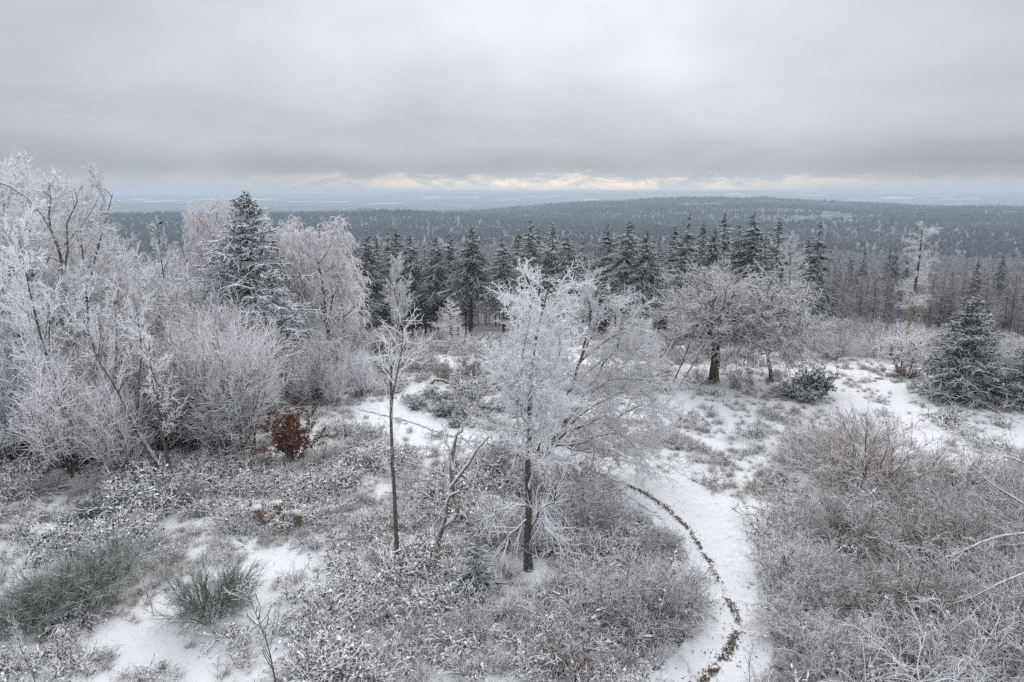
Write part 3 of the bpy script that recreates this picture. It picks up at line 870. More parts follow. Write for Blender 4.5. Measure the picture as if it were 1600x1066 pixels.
def ground_litter_shade():
    """leaf litter under the thick brambles, coloured dark to paint shade into the gaps"""
    me = bpy.data.objects['ground'].data; n = len(me.vertices)
    co = np.empty(n * 3, np.float32); me.vertices.foreach_get('co', co); co = co.reshape(-1, 3)
    d, path, op = cover_density(co[:, 0].astype(float), co[:, 1].astype(float), np.random.RandomState(2))
    v = np.clip((d - 0.35) / 0.35, 0, 1) * ~path * ((co[:, 1] > 8) & (np.hypot(co[:, 0], co[:, 1]) < 75))  # painted gap shade follows the bramble density
    v = np.maximum(v, np.clip((np.hypot(co[:, 0], co[:, 1]) - 70) / 8, 0, 0.9) * (co[:, 1] > 0))
    a = me.attributes.new('litter', 'FLOAT', 'POINT'); a.data.foreach_set('value', v.astype(np.float32))


ground_litter_shade()


def cover():
    rng = np.random.RandomState(21)
    n = 64000
    y = np.sqrt(rng.uniform(14 ** 2, 72 ** 2, n)); x = y * rng.uniform(-0.86, 0.86, n)
    dense, path, op_ = cover_density(x, y, rng)
    u = rng.rand(n)
    z = height(x, y)
    area = (72 ** 2 - 14 ** 2) * 0.86 / n
    P = np.stack([x, y, z], 1); rz = rng.rand(n) * 6.28; sc = rng.uniform(0.55, 1.45, n) * (1 + 1.2 * fbm(x, y, 2.2, 2, 44)) * np.where((x > 5) & (y > 29), 0.75, 1)
    kind = 1.3 * fbm(x, y, 5, 2, 40) + np.where(y > 34, 0.10, -0.05) + np.where(x > 12, 0.1, 0) + 0.12 * rng.randn(n)
    lim = area / 0.16
    pick = (u < np.clip(dense, 0, 1) * lim) & ~path
    A = pick & (kind < 0.10); B = pick & (kind >= 0.10)
    gn_scatter('bramble_cover', P[A], sc[A], rz[A], [bramble_clump(s) for s in (1, 2, 3, 4, 5)], 'low snow covered brambles and dark leaves over the heath floor')
    gn_scatter('heath_cover', P[B], sc[B], rz[B], [heath_clump(s) for s in (11, 12, 13)] + [bramble_clump(7)], 'low frosted heather and bilberry stems over the heath floor')
    # dry grass
    n = 16000
    y = np.sqrt(rng.uniform(14 ** 2, 66 ** 2, n)); x = y * rng.uniform(-0.86, 0.86, n)
    g = fbm(x, y, 6, 3, 60)
    _, pth, op_ = cover_density(x, y, rng)
    keep = (g + 0.25 * rng.randn(n) > np.where(op_, np.where(x > 8, 0.46, 0.26), 0.14)) & ~pth
    P = np.stack([x, y, height(x, y)], 1)[keep]
    gn_scatter('dry_grass', P, rng.uniform(0.6, 1.3, len(P)), rng.rand(len(P)) * 6.28, [grass_tuft(s) for s in (1, 2, 3)], 'tufts of pale dry grass sticking out of the snow')


cover()

# ------------------------------------------------------------------ far woods
def far_wood():
    rng = np.random.RandomState(31)

    def low_tree(seed, conif):
        r = np.random.RandomState(seed); b = Buf(); H, Wd = (17, 6.0) if conif else (15, 8.0)
        n = 46; t = r.rand(n) ** 0.8
        az = r.rand(n) * 6.28
        z0 = H * (0.25 + 0.72 * t)
        L = Wd / 2 * ((1 - t) if conif else np.sqrt(np.clip(1 - (2 * t - 0.75) ** 2 / 1.7, 0.05, 1))) * r.uniform(0.7, 1.2, n)
        p0 = np.stack([0 * az, 0 * az, z0 - (0 if conif else L * 0.5)], 1)
        P = grow(r, p0, np.stack([np.cos(az), np.sin(az), np.full(n, -0.15 if conif else 0.8)], 1), np.maximum(L, 0.6), 3, 0.1, 0)
        Rr = np.linspace(1, 0.25, 3)[None] * (0.6 if conif else 0.36)
        tubes(b, P, Rr.repeat(n, 0), 3)
        tubes(b, np.array([[[0, 0, -1], [0, 0, H * 0.5], [0, 0, H]]]), np.array([[0.25, 0.18, 0.05]]), 3)
        return b.mesh('far_tree', MAT['spruce_far' if conif else 'larch'])

    def ring(r0, r1, n, spacing_noise=0.0, azr=46):
        r = np.sqrt(rng.uniform(r0 ** 2, r1 ** 2, n)); a = np.radians(rng.uniform(-azr, azr, n))
        return np.sin(a) * r, np.cos(a) * r, r
    con = [low_tree(s, True) for s in (1, 2)]; dec = [low_tree(s, False) for s in (3, 4, 5)]
    x, y, r = ring(330, 1500, 15000)
    s = fbm(x, y, 130, 3, 70)
    k = s > 0.22
    z = height(x, y); P = np.stack([x, y, z], 1)
    gn_scatter('larch_wood', P[~k], rng.uniform(0.75, 1.2, (~k).sum()), rng.rand((~k).sum()) * 6.28, dec, 'brown leafless wood falling away into the valley')
    gn_scatter('spruce_wood', P[k], rng.uniform(0.7, 1.25, k.sum()), rng.rand(k.sum()) * 6.28, con, 'dark conifer stands in the valley wood')

    def blob(seed):
        r = np.random.RandomState(seed); b = Buf()
        b.add(np.array([[0, 0, 17], [4.5, 0, 6], [0, 5, 8], [-4, 0, 7], [0, -5, 6], [0, 0, -2]]) * r.uniform(0.7, 1.25, (6, 3)) + r.randn(6, 3) * 0.6,
              None, [(0, 1, 2), (0, 2, 3), (0, 3, 4), (0, 4, 1), (5, 2, 1), (5, 3, 2), (5, 4, 3), (5, 1, 4)])
        return b.mesh('far_blob', MAT['forest'], False)
    x, y, r = ring(1500, 5300, 52000)
    s = fbm(x, y, 260, 3, 80)
    keep = (s > -0.36) & (fbm(x, y, 700, 3, 91) > -0.52)
    x, y = x[keep], y[keep]
    P = np.stack([x, y, height(x, y)], 1)
    gn_scatter('distant_forest', P, rng.uniform(0.55, 1.35, len(P)) * (1 + 0.5 * fbm(P[:, 0], P[:, 1], 300, 2, 95)), rng.rand(len(P)) * 6.28, [blob(s) for s in range(4)], 'frosted forest covering the blue ridges across the valley')


far_wood()

# ------------------------------------------------------------------ protos
UP = [Proto('frosted_tree', 'tree', upright_tree(100 + i, 12, st, 0.30, 34, 12, 11, 0, t0=0.15, tr=0.025), 12) for i, st in enumerate((1, 2, 3))]
ROUND = [Proto('frosted_tree', 'tree', spreading_tree(200 + i, 9, 7.5, 2, 16, 11, 9, 2, tr=0.026, trunk_r=0.14, twigmat=m), 9) for i, m in enumerate(('twig', 'twig'))]
THICK = [Proto('thicket_shrub', 'shrub', shrub(300 + i, 5, 2.3, 13, 15, 9, 0, 0.0145, ('twig_grey', 'twig', 'twig_pink')[i], 0.08, base=1.1, K=9, swob=0.13, arch=0.08), 5) for i in range(3)]
GREY = [Proto('frosted_shrub', 'shrub', shrub(320 + i, 2.6, 3.8, (30, 22, 38)[i], 9, 7, 0, (0.0125, 0.014, 0.011)[i], 'twig_grey', (0.0, -0.03, 0.03)[i], swob=0.2, arch=(-0.03, -0.10, 0.0)[i], base=0.6), 2.6) for i in range(3)]
REDD = [Proto('frosted_shrub', 'shrub', shrub(330 + i, 2.6, 3.6, 34, 9, 6, 0, 0.0105, 'twig_red', 0.05, swob=0.15, arch=(0.05, -0.05)[i]), 2.6) for i in range(2)]
SAP = [Proto('sapling', 'sapling', upright_tree(350 + i, 4, 1, 0, 16, 5, 4, 0, tr=0.007, trunk_r=0.03, t0=0.2), 4) for i in range(3)]
SPR = [Proto('spruce_tree', 'tree', spruce(400 + i, 22, 9.2 + 0.4 * i, h0, 190, 10, 2, 0.12, irregular=0.24, droop=-0.13, hang=-0.28, shape=0.95), 22) for i, h0 in enumerate((0.16, 0.26, 0.34, 0.42))]
YNG = [Proto('young_spruce', 'tree', spruce(420 + i, 6, 3.6, 0.02, 95, 9, 0, 0.06, 'spruce_near'), 6) for i in range(2)]
LAR = [Proto('larch_tree', 'tree', larch(440 + i, 19, 5.6, 0.22, 120, 10, r=0.055), 19) for i in range(3)]

# ------------------------------------------------------------------ dark spruce rows beyond the clearing
G_SPR = 'spruces in the row beyond the clearing'
rowL = [(572, 365, 128, 2), (590, 375, 140, 1), (602, 362, 150, 0), (616, 362, 135, 1), (640, 372, 130, 3), (661, 382, 142, 0), (680, 375, 128, 3), (702, 370, 134, 2), (734, 360, 122, 3),
        (786, 374, 118, 2), (808, 364, 128, 1), (828, 348, 124, 2), (846, 360, 134, 0), (862, 354, 128, 1), (886, 364, 120, 2), (906, 378, 132, 0), (529, 356, 120, 1), (552, 392, 116, 0)]
rowR = [(950, 354, 130, 2), (978, 350, 118, 3), (1012, 364, 112, 2), (1035, 372, 140, 0), (1053, 358, 128, 1), (1072, 338, 116, 0), (1100, 350, 136, 1), (1118, 362, 124, 2), (1136, 338, 138, 1),
        (1155, 350, 132, 0), (1180, 338, 130, 2), (1216, 346, 136, 1), (1200, 372, 120, 0), (1277, 350, 112, 0), (1262, 375, 125, 1)]
_r7 = random.Random(77)
fillL = [(555 + 22 * i + _r7.uniform(-8, 8), _r7.uniform(376, 402), _r7.uniform(142, 178), i % 4) for i in range(17)]
fillR = [(925 + 21 * i + _r7.uniform(-8, 8), _r7.uniform(364, 396), _r7.uniform(140, 175), i % 4) for i in range(17)]
ordn = 'first second third fourth fifth sixth seventh eighth ninth tenth eleventh twelfth thirteenth fourteenth fifteenth sixteenth seventeenth eighteenth nineteenth twentieth twenty-first twenty-second twenty-third twenty-fourth twenty-fifth twenty-sixth twenty-seventh twenty-eighth twenty-ninth thirtieth thirty-first thirty-second thirty-third thirty-fourth thirty-fifth'.split()
for row, where in ((rowL, 'left'), (rowR, 'right')):
    for i, (px, py, D, v) in enumerate(sorted(row)):
        x, y, g, h = top(px, py, D)
        SPR[v].put(x, y, 'dark spruce, %s from the left in the %s half of the row beyond the clearing' % (ordn[i], where), h * 1.05, group=G_SPR, sx=RNG.uniform(1.05, 1.3))
for fill, where in ((fillL, 'left'), (fillR, 'right')):
    for i, (px, py, D, v) in enumerate(sorted(fill)):
        if where == 'left' and 742 < px < 775: continue
        x, y, g, h = top(px, py, D)
        SPR[v].put(x, y, 'spruce half hidden behind the %s front row of spruces, %s from the left' % (where, ordn[i]), h, group='spruces behind the front row', sx=RNG.uniform(0.9, 1.15))
# lone spruces standing above the larch wood
for i, (px, py, D, lb) in enumerate([(1332, 385, 330, 'small dark spruce tip, left one of the pair above the brown larch wood'), (1353, 384, 330, 'small dark spruce tip, right one of the pair above the brown larch wood'),
                                     (1393, 380, 360, 'dark spruce tip just left of the tall dead tree, above the larch wood'), (1401, 382, 345, 'dark spruce tip nearest the tall dead tree, above the larch wood'),
                                     (1420, 388, 360, 'dark spruce tip half behind the tall dead tree'),
                                     (1528, 403, 190, 'slim dark spruce standing in front of the larch wood'), (1570, 390, 330, 'small dark spruce tip above the larch wood at the far right')]):
    x, y, g, h = top(px, py, D)
    SPR[i % 4].put(x, y, lb, h, group='lone spruces by the larch wood', sx=0.62 if D > 200 else 0.85)

# the larch wood on the right
G_LAR = 'bare larches of the brown wood on the right'
rg = random.Random(9)
for i in range(120):
    px = 1292 + rg.random() * 380; D = 215 + 110 * rg.random() ** 1.2
    x, y, g, h = top(px, rg.uniform(386, 404) + (8 if px > 1500 else 0), D)
    LAR[i % 3].put(x, y, 'bare brown larch with a straight dark trunk in the wood on the right', max(12, min(h, 24)) * rg.uniform(0.82, 1.03), group=G_LAR, sx=rg.uniform(0.9, 1.25))
for i in range(26):          # and between the two spruce rows
    px = rg.choice((rg.uniform(738, 792), rg.uniform(915, 945), rg.uniform(640, 760))); D = rg.uniform(170, 280)
    x, y, g, h = top(px, rg.uniform(395, 425), D)
    LAR[i % 3].put(x, y, 'bare larch seen through the gap between the spruce rows', max(9, min(h, 20)), group='larches in the gaps behind the spruces')

# undergrowth on the slope behind the clearing's edge
for i in range(120):
    px = rg.uniform(545, 1420); D = rg.uniform(64, 108)
    d = ray(px, 520); x = d[0] / d[1] * D
    p = (GREY + REDD)[i % 5] if i % 4 else YNG[i % 2]
    _, _, _, hm = top(px, rg.uniform(512, 552), D)
    hm = min(max(hm, 1.0), 7.0)
    if i % 4: p.put(x, D, 'greyish frosted bush on the slope below the clearing edge', hm, group='bushes on the slope below the clearing', sx=rg.uniform(0.9, 1.3))
    else: p.put(x, D, 'small snowy young spruce on the slope below the clearing edge', hm * 1.1, group='young spruces on the slope below the clearing')
for i in range(75):
    px = rg.uniform(1290, 1660); D = rg.uniform(80, 205)
    d = ray(px, 520); x = d[0] / d[1] * D
    _, _, _, hm = top(px, rg.uniform(470, 545), D)
    hm = min(max(hm, 1.2), 5.5)
    if i % 4: (GREY + REDD)[i % 5].put(x, D, 'frosted scrub bush in front of the larch wood', hm, group='scrub in front of the larch wood', sx=rg.uniform(0.9, 1.3))
    else: YNG[i % 2].put(x, D, 'young spruce in the scrub before the larch wood', hm, group='young spruces in front of the larch wood')

# ------------------------------------------------------------------ left: frosted wood
left = [(-22, 262, 43, 0), (12, 285, 40, 1), (42, 243, 46, 2), (78, 262, 48, 0), (98, 300, 45, 1), (128, 335, 49, 2), (-50, 250, 46, 2), (60, 330, 38, 1), (150, 372, 52, 0), (20, 400, 37, 2), (110, 410, 41, 0), (-8, 370, 50, 1)]
lbl = ['tall rimed tree cut by the left edge of the picture', 'rimed tree second from the left edge with upright stems', 'tallest rimed tree at the left with fine twigs against the sky',
       'tall rimed tree just right of the tallest one at the left', 'rimed tree behind the bent trunk at the left', 'rimed tree at the right end of the tall left group',
       'rimed tree mostly outside the left edge', 'rimed tree low in the left group in front of the taller ones', 'lower rimed tree stepping down right of the tall left group',
       'smaller rimed tree near the left edge below the tall crowns', 'smaller rimed tree beneath the bent trunk at the left', 'rimed tree behind the others at the far left edge']
for (px, py, D, v), lb in zip(left, lbl):
    x, y, g, h = top(px, py + 24, D); UP[v].put(x, y, lb, h, group='tall rimed trees on the left', sx=0.85)
mid = [(186, 362, 56, 0), (226, 356, 59, 1), (262, 372, 62, 0), (168, 402, 50, 1), (300, 392, 54, 1), (208, 430, 47, 0), (256, 425, 50, 1), (330, 455, 47, 0), (300, 470, 45, 1), (150, 455, 44, 0), (355, 505, 44, 1)]
ml = ['round rimed crown left of the perched bird', 'round rimed crown directly below and left of the bird', 'round rimed crown right of the bird', 'lower rimed crown left of the bird, in front',
      'rimed crown touching the left side of the snowy spruce', 'rounded rimed tree in front of the crowns below the bird', 'rounded rimed tree between the bird and the snowy spruce, in front', 'low rimed crown against the foot of the snowy spruce',
      'low rimed crown in front, left of the snowy spruce', 'low rimed crown above the leaning pair of trunks', 'lowest rimed crown in front of the snowy spruce']
for (px, py, D, v), lb in zip(mid, ml):
    x, y, g, h = top(px, py, D); ROUND[v].put(x, y, lb, h, group='rounded rimed trees on the left', sx=0.95)
rg = random.Random(12)
for i, px in enumerate(sorted(rg.uniform(-40, 330) for _ in range(14))):
    D = rg.uniform(46, 66)
    x, y, g, h = top(px, np.interp(px, [-40, 100, 160, 330], [300, 340, 400, 420]) + rg.uniform(-12, 40), D)
    (UP if px < 150 else ROUND)[i % 2].put(x, y, 'rimed tree deep in the wood behind the left thicket, %s from the left' % ordn[i], h, group='rimed trees deep in the left wood', sx=rg.uniform(0.9, 1.1))
# the bird's slim tree
x, y, g, h = top(251, 354, 57)
BT = Proto('frosted_tree', 'tree', upright_tree(120, 11, 1, 0, 24, 8, 7, 0, t0=0.2, ratio=0.25), 11)
BT.put(x, y, 'slim rimed tree with a dark bird perched on its tip', h, sx=0.9)

# thicket of thin stems
rg = random.Random(3)
G_TH = 'thin stemmed rimed thicket on the left'
tpos = []
for i in range(64):
    if i < 50: px = rg.uniform(-30, 420); py = rg.uniform(608, 735) + (12 if px < 200 else -20)
    else: px = rg.uniform(400, 570); py = rg.uniform(590, 650)
    tpos.append((px, py))
tlab = {}
for lb_, sel in (('thin stemmed rimed shrub in the front of the left thicket, %s from the left', [i for i in range(50) if tpos[i][1] > 678]), ('thin stemmed rimed shrub at the back of the left thicket, %s from the left', [i for i in range(50) if tpos[i][1] <= 678]),
                 ('rimed birch thicket stems beyond the russet beech bush, %s from the left', list(range(50, 64)))):
    for k, i in enumerate(sorted(sel, key=lambda q: tpos[q][0])): tlab[i] = lb_ % ordn[k]
for i, (px, py) in enumerate(tpos):
    p = gp(px, py)
    lim = 6.6 if px < 400 else 3.8
    THICK[i % 3].put(p[0], p[1], tlab[i], rg.uniform(0.72, 1.05) * lim,
                     group=G_TH if i < 50 else 'thin birch stems by the beech bush', sx=rg.uniform(0.8, 1.1))

# ------------------------------------------------------------------ snowy spruce and weeping birches
x, y, g, h = top(366, 292, 56)
Proto('spruce_tree', 'tree', spruce(501, 15, 11.0, 0.03, 250, 13, 4, 0.075, 'spruce_rimed', shape=0.80, irregular=0.26, lean=(0.03, 0), rs=0.5), 15).put(x, y, 'big snow laden spruce rising from the rimed wood on the left', h, rz=0.3, sx=1.14)
x, y, g, h = top(422, 415, 52)
Proto('spruce_tree', 'tree', spruce(502, 9, 7.6, 0.02, 140, 12, 4, 0.070, 'spruce_rimed', shape=0.7, irregular=0.28, rs=0.5), 9).put(x, y, 'lower snow laden spruce leaning on the right flank of the big one', h)
WB = Proto('weeping_birch', 'tree', weeping_birch(510, 12), 12)
for px, py, D, lb, sx in ((505, 354, 62, 'big weeping birch with pinkish hanging rime right of the snowy spruce', 1.15), (446, 352, 66, 'weeping birch between the snowy spruce and the bigger birch', 1.0),
                          (326, 322, 63, 'narrow weeping birch peeking out left of the snowy spruce top', 0.62), (395, 350, 68, 'weeping birch hidden behind the snowy spruce', 0.7)):
    x, y, g, h = top(px, py, D); WB.put(x, y, lb, h, group='weeping birches by the snowy spruce', sx=sx)
for px, py, D, lb in ((568, 512, 69, 'small dark snowy spruce right of the weeping birch foot'), (545, 470, 74, 'young spruce behind the weeping birch foot')):
    x, y, g, h = top(px, py, D); YNG[0].put(x, y, lb, h)
x, y, g, h = top(620, 408, 80); UP[0].put(x, y, 'rimed larch like tree in front of the left spruce row', h, sx=0.9)
x, y, g, h = top(706, 464, 86)
Proto('frosted_tree', 'tree', larch(520, 6.5, 5.2, 0.22, 60, 8, 'twig_pink', 0.022, 'bark', 3, 0.75, 0.06), 6.5).put(x, y, 'small cone shaped pinkish rimed tree before the left spruce row', h)
for px, py, lb, hh in ((735, 584, 'reddish twiggy bush at the far edge of the clearing', 2.2), (690, 592, 'small twiggy bush left of the reddish one at the clearing edge', 1.4), (640, 580, 'low twiggy bush at the clearing edge near the thin tree top', 1.2)):
    p = gp(px, py); REDD[0].put(p[0], p[1], lb, hh)

# ------------------------------------------------------------------ beech bush with brown leaves
p = gp(462, 722)
Proto('beech_bush', 'bush', leafy_bush(530, 3.4, 3.4, 6800, 0.085, 'leaf_brown', 1.0, 16), 3.4).put(p[0], p[1], 'russet beech bush still holding its brown leaves', 3.2, rz=0, sx=0.85)

# ------------------------------------------------------------------ hero trees in the middle
def slender_tree():
    rng = np.random.RandomState(601); Y = gp(826, 890)[1]; o = gp(826, 890)
    pix = [(826, 893), (824, 840), (827, 780), (824, 715), (829, 650), (827, 590), (832, 530), (840, 470), (852, 420), (858, 396)]
    P0 = resample([at(a, b, Y) - o for a, b in pix], 16)[None]; P0[0, 0, 2] -= 0.15
    R0 = (np.linspace(1, 0.12, 16) ** 0.85 * 0.16)[None]; R0[0, 0] *= 1.5; R0[0, 1] *= 1.08
    Pb = []
    for pix, dy in (([(824, 700), (808, 620), (800, 540), (808, 460)], 0.5), ([(827, 660), (850, 590), (868, 520), (880, 450)], -0.4), ([(827, 760), (838, 690), (846, 600), (852, 540)], 0.6),
                    ([(826, 640), (812, 560), (822, 490), (830, 430)], -0.8), ([(829, 640), (800, 580), (776, 530), (768, 505)], -0.5)):
        q = resample([at(a, b, Y) - o for a, b in pix], 10); q[:, 1] += np.linspace(0, dy, 10); Pb.append(q)
    P0b = np.array(Pb); R0b = np.linspace(0.055, 0.018, 10)[None].repeat(len(Pb), 0)
    P1, R1 = spawn(rng, P0, R0, 34, (0.42, 0.99), (45, 12), 0.17, 0.3, 0.3, 7, 0.15, 0.05, 0.4, 0.014, 0.025)
    P1b, R1b = spawn(rng, P0b, R0b, 11, (0.2, 1.0), (42, 12), 0.36, 0.35, 0.3, 7, 0.16, 0.04, 0.5, 0.013, 0.02)
    P1 = np.concatenate([P1, P1b]); R1 = np.concatenate([R1, R1b])
    P2, R2 = spawn(rng, P1, R1, 11, (0.1, 1), (44, 14), 0.42, 0.35, 0.3, 4, 0.22, 0.03, 0.6, 0.015)
    P3, R3 = spawn(rng, P2, R2, 10, (0.1, 1), (44, 15), 0.48, 0.3, 0.3, 3, 0.24, 0.02, 0.8, 0.013)
    b = Buf(); tubes(b, P0, R0, 9); lb_ = Buf(); P0b[:, 1:] += 0.09 * rng.randn(len(P0b), 9, 3); tubes(lb_, P0b, R0b, 6)
    c = Buf(); tubes(c, P1, R1, 4); tubes(c, P2, R2, 3); tubes(c, P3, R3, 3)
    # low crooked limbs with snow on them
    low = []
    for pix, dy in (([(826, 780), (800, 772), (775, 780), (757, 800)], -0.7), ([(824, 830), (848, 770), (862, 768), (868, 740)], -0.8), ([(850, 770), (845, 800), (858, 815), (880, 838)], -1.0), ([(826, 800), (790, 830), (760, 870)], -0.8)):
        q = resample([at(a, b_, Y) - o for a, b_ in pix], 10); q += rng.randn(10, 3) * 0.04; q[:, 1] += np.linspace(0, dy, 10); low.append(q)
    low = np.array(low); Rl = np.linspace(0.055, 0.022, 10)[None].repeat(len(low), 0)
    tubes(b, low, Rl, 5)
    sn = Buf(); S = low.copy(); S[:, :, 2] += 0.045; tubes(sn, S, Rl * 0.7, 5)
    L2, LR2 = spawn(rng, low, Rl, 20, (0.1, 1), (45, 15), 0.5, 0.3, 0.4, 5, 0.15, 0.0, 0.5, 0.012); tubes(c, L2, LR2, 3)
    L3, LR3 = spawn(rng, L2, LR2, 6, (0.2, 1), (42, 15), 0.5, 0.3, 0.4, 4, 0.15, 0.0, 0.7, 0.010); tubes(c, L3, LR3, 3)
    t = thing('frosted_tree', 'tall slender rimed tree with a straight trunk at the middle of the picture', 'tree', o, scale=(1, 1, 0.90))
    link('trunk', b.mesh('trunk', MAT['bark']), t); link('limb', lb_.mesh('limb', MAT['limb']), t); link('crown', c.mesh('crown', MAT['twig']), t)
    link('snow_on_limb', sn.mesh('snow_on_limb', MAT['snow']), t)


slender_tree()


def arching_tree():
    rng = np.random.RandomState(611); o = gp(850, 742); Y = o[1]
    A = lambda pix, K, dy=0.0, j=0.05: (lambda q: np.concatenate([q[:1], q[1:] + rng.randn(K - 1, 3) * j]) + np.stack([np.zeros(K), np.linspace(0, dy, K), np.zeros(K)], 1))(resample([at(a, b, Y) - o for a, b in pix], K))
    K = 12
    main = [A([(850, 748), (852, 700), (866, 640), (890, 580), (912, 520), (930, 470), (945, 425)], K), A([(850, 745), (846, 690), (856, 620), (868, 560), (880, 500), (885, 450)], K, 0.8),
            A([(851, 745), (858, 690), (885, 630), (925, 570), (960, 510), (975, 450)], K, -0.6), A([(852, 720), (870, 665), (915, 610), (960, 565), (1000, 520), (1020, 490)], K, 0.7)]
    limbs = [A([(856, 690), (880, 668), (915, 648), (945, 634), (965, 640), (985, 622), (1000, 613), (1022, 616)], K, -0.4), A([(856, 690), (880, 686), (905, 680), (930, 668), (955, 655), (975, 668), (1000, 690)], K, -1.2),
             A([(860, 680), (900, 640), (945, 610), (985, 592), (1015, 600), (1030, 625)], K, 0.5), A([(858, 690), (890, 655), (935, 640), (970, 655), (998, 690), (1008, 725)], K, -1.5),
             A([(870, 640), (915, 590), (960, 560), (1005, 560), (1030, 585)], K, -1.2), A([(890, 590), (940, 540), (990, 520), (1025, 535)], K, 1.0), A([(860, 690), (885, 690), (915, 700), (945, 690), (980, 710)], K, -0.3),
             A([(905, 540), (950, 490), (990, 470), (1015, 480)], K, -1.2), A([(900, 560), (915, 490), (925, 440), (915, 415)], K, -0.8), A([(930, 480), (955, 440), (975, 420), (985, 425)], K, 0.9),
             A([(858, 600), (840, 540), (848, 500), (835, 470)], K, 0.8), A([(856, 640), (830, 590), (815, 550), (800, 540)], K, 1.0)]
    P0 = np.array(main); P0[:, 1:] += 0.07 * rng.randn(len(main), K - 1, 3); R0 = np.linspace(0.105, 0.022, K)[None].repeat(len(main), 0)
    P1 = np.array(limbs); R1 = np.linspace(0.085, 0.024, K)[None].repeat(len(limbs), 0)
    X, XR = spawn(rng, P0, R0, 15, (0.3, 1), (50, 14), 0.28, 0.35, 0.3, 7, 0.20, 0.015, 0.4, 0.014, 0.026)
    Q, QR = spawn(rng, P1, R1, 11, (0.25, 1), (45, 14), 0.36, 0.25, 0.3, 7, 0.20, -0.01, 0.5, 0.012, 0.02)
    P2 = np.concatenate([X, Q]); R2 = np.concatenate([XR, QR])
    P3, R3 = spawn(rng, P2, R2, 11, (0.1, 1), (45, 15), 0.45, 0.3, 0.3, 4, 0.24, -0.01, 0.65, 0.015)
    P4, R4 = spawn(rng, P3, R3, 7, (0.1, 1), (45, 15), 0.50, 0.3, 0.3, 3, 0.24, 0.0, 0.8, 0.0135)
    b = Buf(); tubes(b, P0, R0, 8); tubes(b, P1, R1, 6)
    c = Buf(); tubes(c, P2, R2, 3); tubes(c, P3, R3, 3); tubes(c, P4, R4, 3)
    t = thing('frosted_tree', 'broad rimed tree with dark limbs arching right over the path', 'tree', o, scale=(1, 1, 0.87))
    link('trunk', b.mesh('trunk', MAT['bark']), t); link('crown', c.mesh('crown', MAT['twig']), t)


arching_tree()


def thin_tree():
    rng = np.random.RandomState(621); o = gp(622, 892); Y = o[1]
    q = lambda pix, K: resample([at(a, b, Y) - o for a, b in pix], K)
    P0 = np.array([q([(622, 898), (619, 840), (616, 770), (612, 710), (610, 640), (611, 590), (610, 555)], 14), ]); R0 = np.linspace(0.115, 0.05, 14)[None]
    F = np.array([q([(611, 640), (614, 600), (622, 570), (629, 540), (634, 510), (631, 480)], 10), q([(611, 600), (610, 560), (608, 530), (603, 520)], 10)]); FR = np.stack([np.linspace(0.055, 0.02, 10), np.linspace(0.045, 0.016, 10)])
    P1, R1 = spawn(rng, F, FR, 15, (0.3, 1), (42, 12), 0.42, 0.3, 0.35, 6, 0.2, 0.03, 0.6, 0.017)
    P2, R2 = spawn(rng, P1, R1, 5, (0.15, 1), (42, 14), 0.42, 0.3, 0.35, 4, 0.24, 0.04, 0.8, 0.014)
    Lw, LR = spawn(rng, P0, R0, 16, (0.42, 0.95), (32, 8), 0.14, 0.1, 0.4, 6, 0.1, 0.05, 0.25, 0.012, 0.02)
    L2, L2R = spawn(rng, Lw, LR, 5, (0.2, 1), (30, 8), 0.4, 0.3, 0.3, 4, 0.1, 0.04, 0.7, 0.008)
    b = Buf(); tubes(b, P0, R0, 9); tubes(b, F, FR, 6)
    c = Buf(); tubes(c, P1, R1, 4); tubes(c, P2, R2, 3); tubes(c, Lw, LR, 3); tubes(c, L2, L2R, 3)
    t = thing('young_tree', 'thin young tree with a bare trunk and a small forked rimed top', 'tree', o, scale=(0.85, 0.85, 0.96))
    link('trunk', b.mesh('trunk', MAT['bark_pale']), t); link('crown', c.mesh('crown', MAT['twig']), t)


thin_tree()


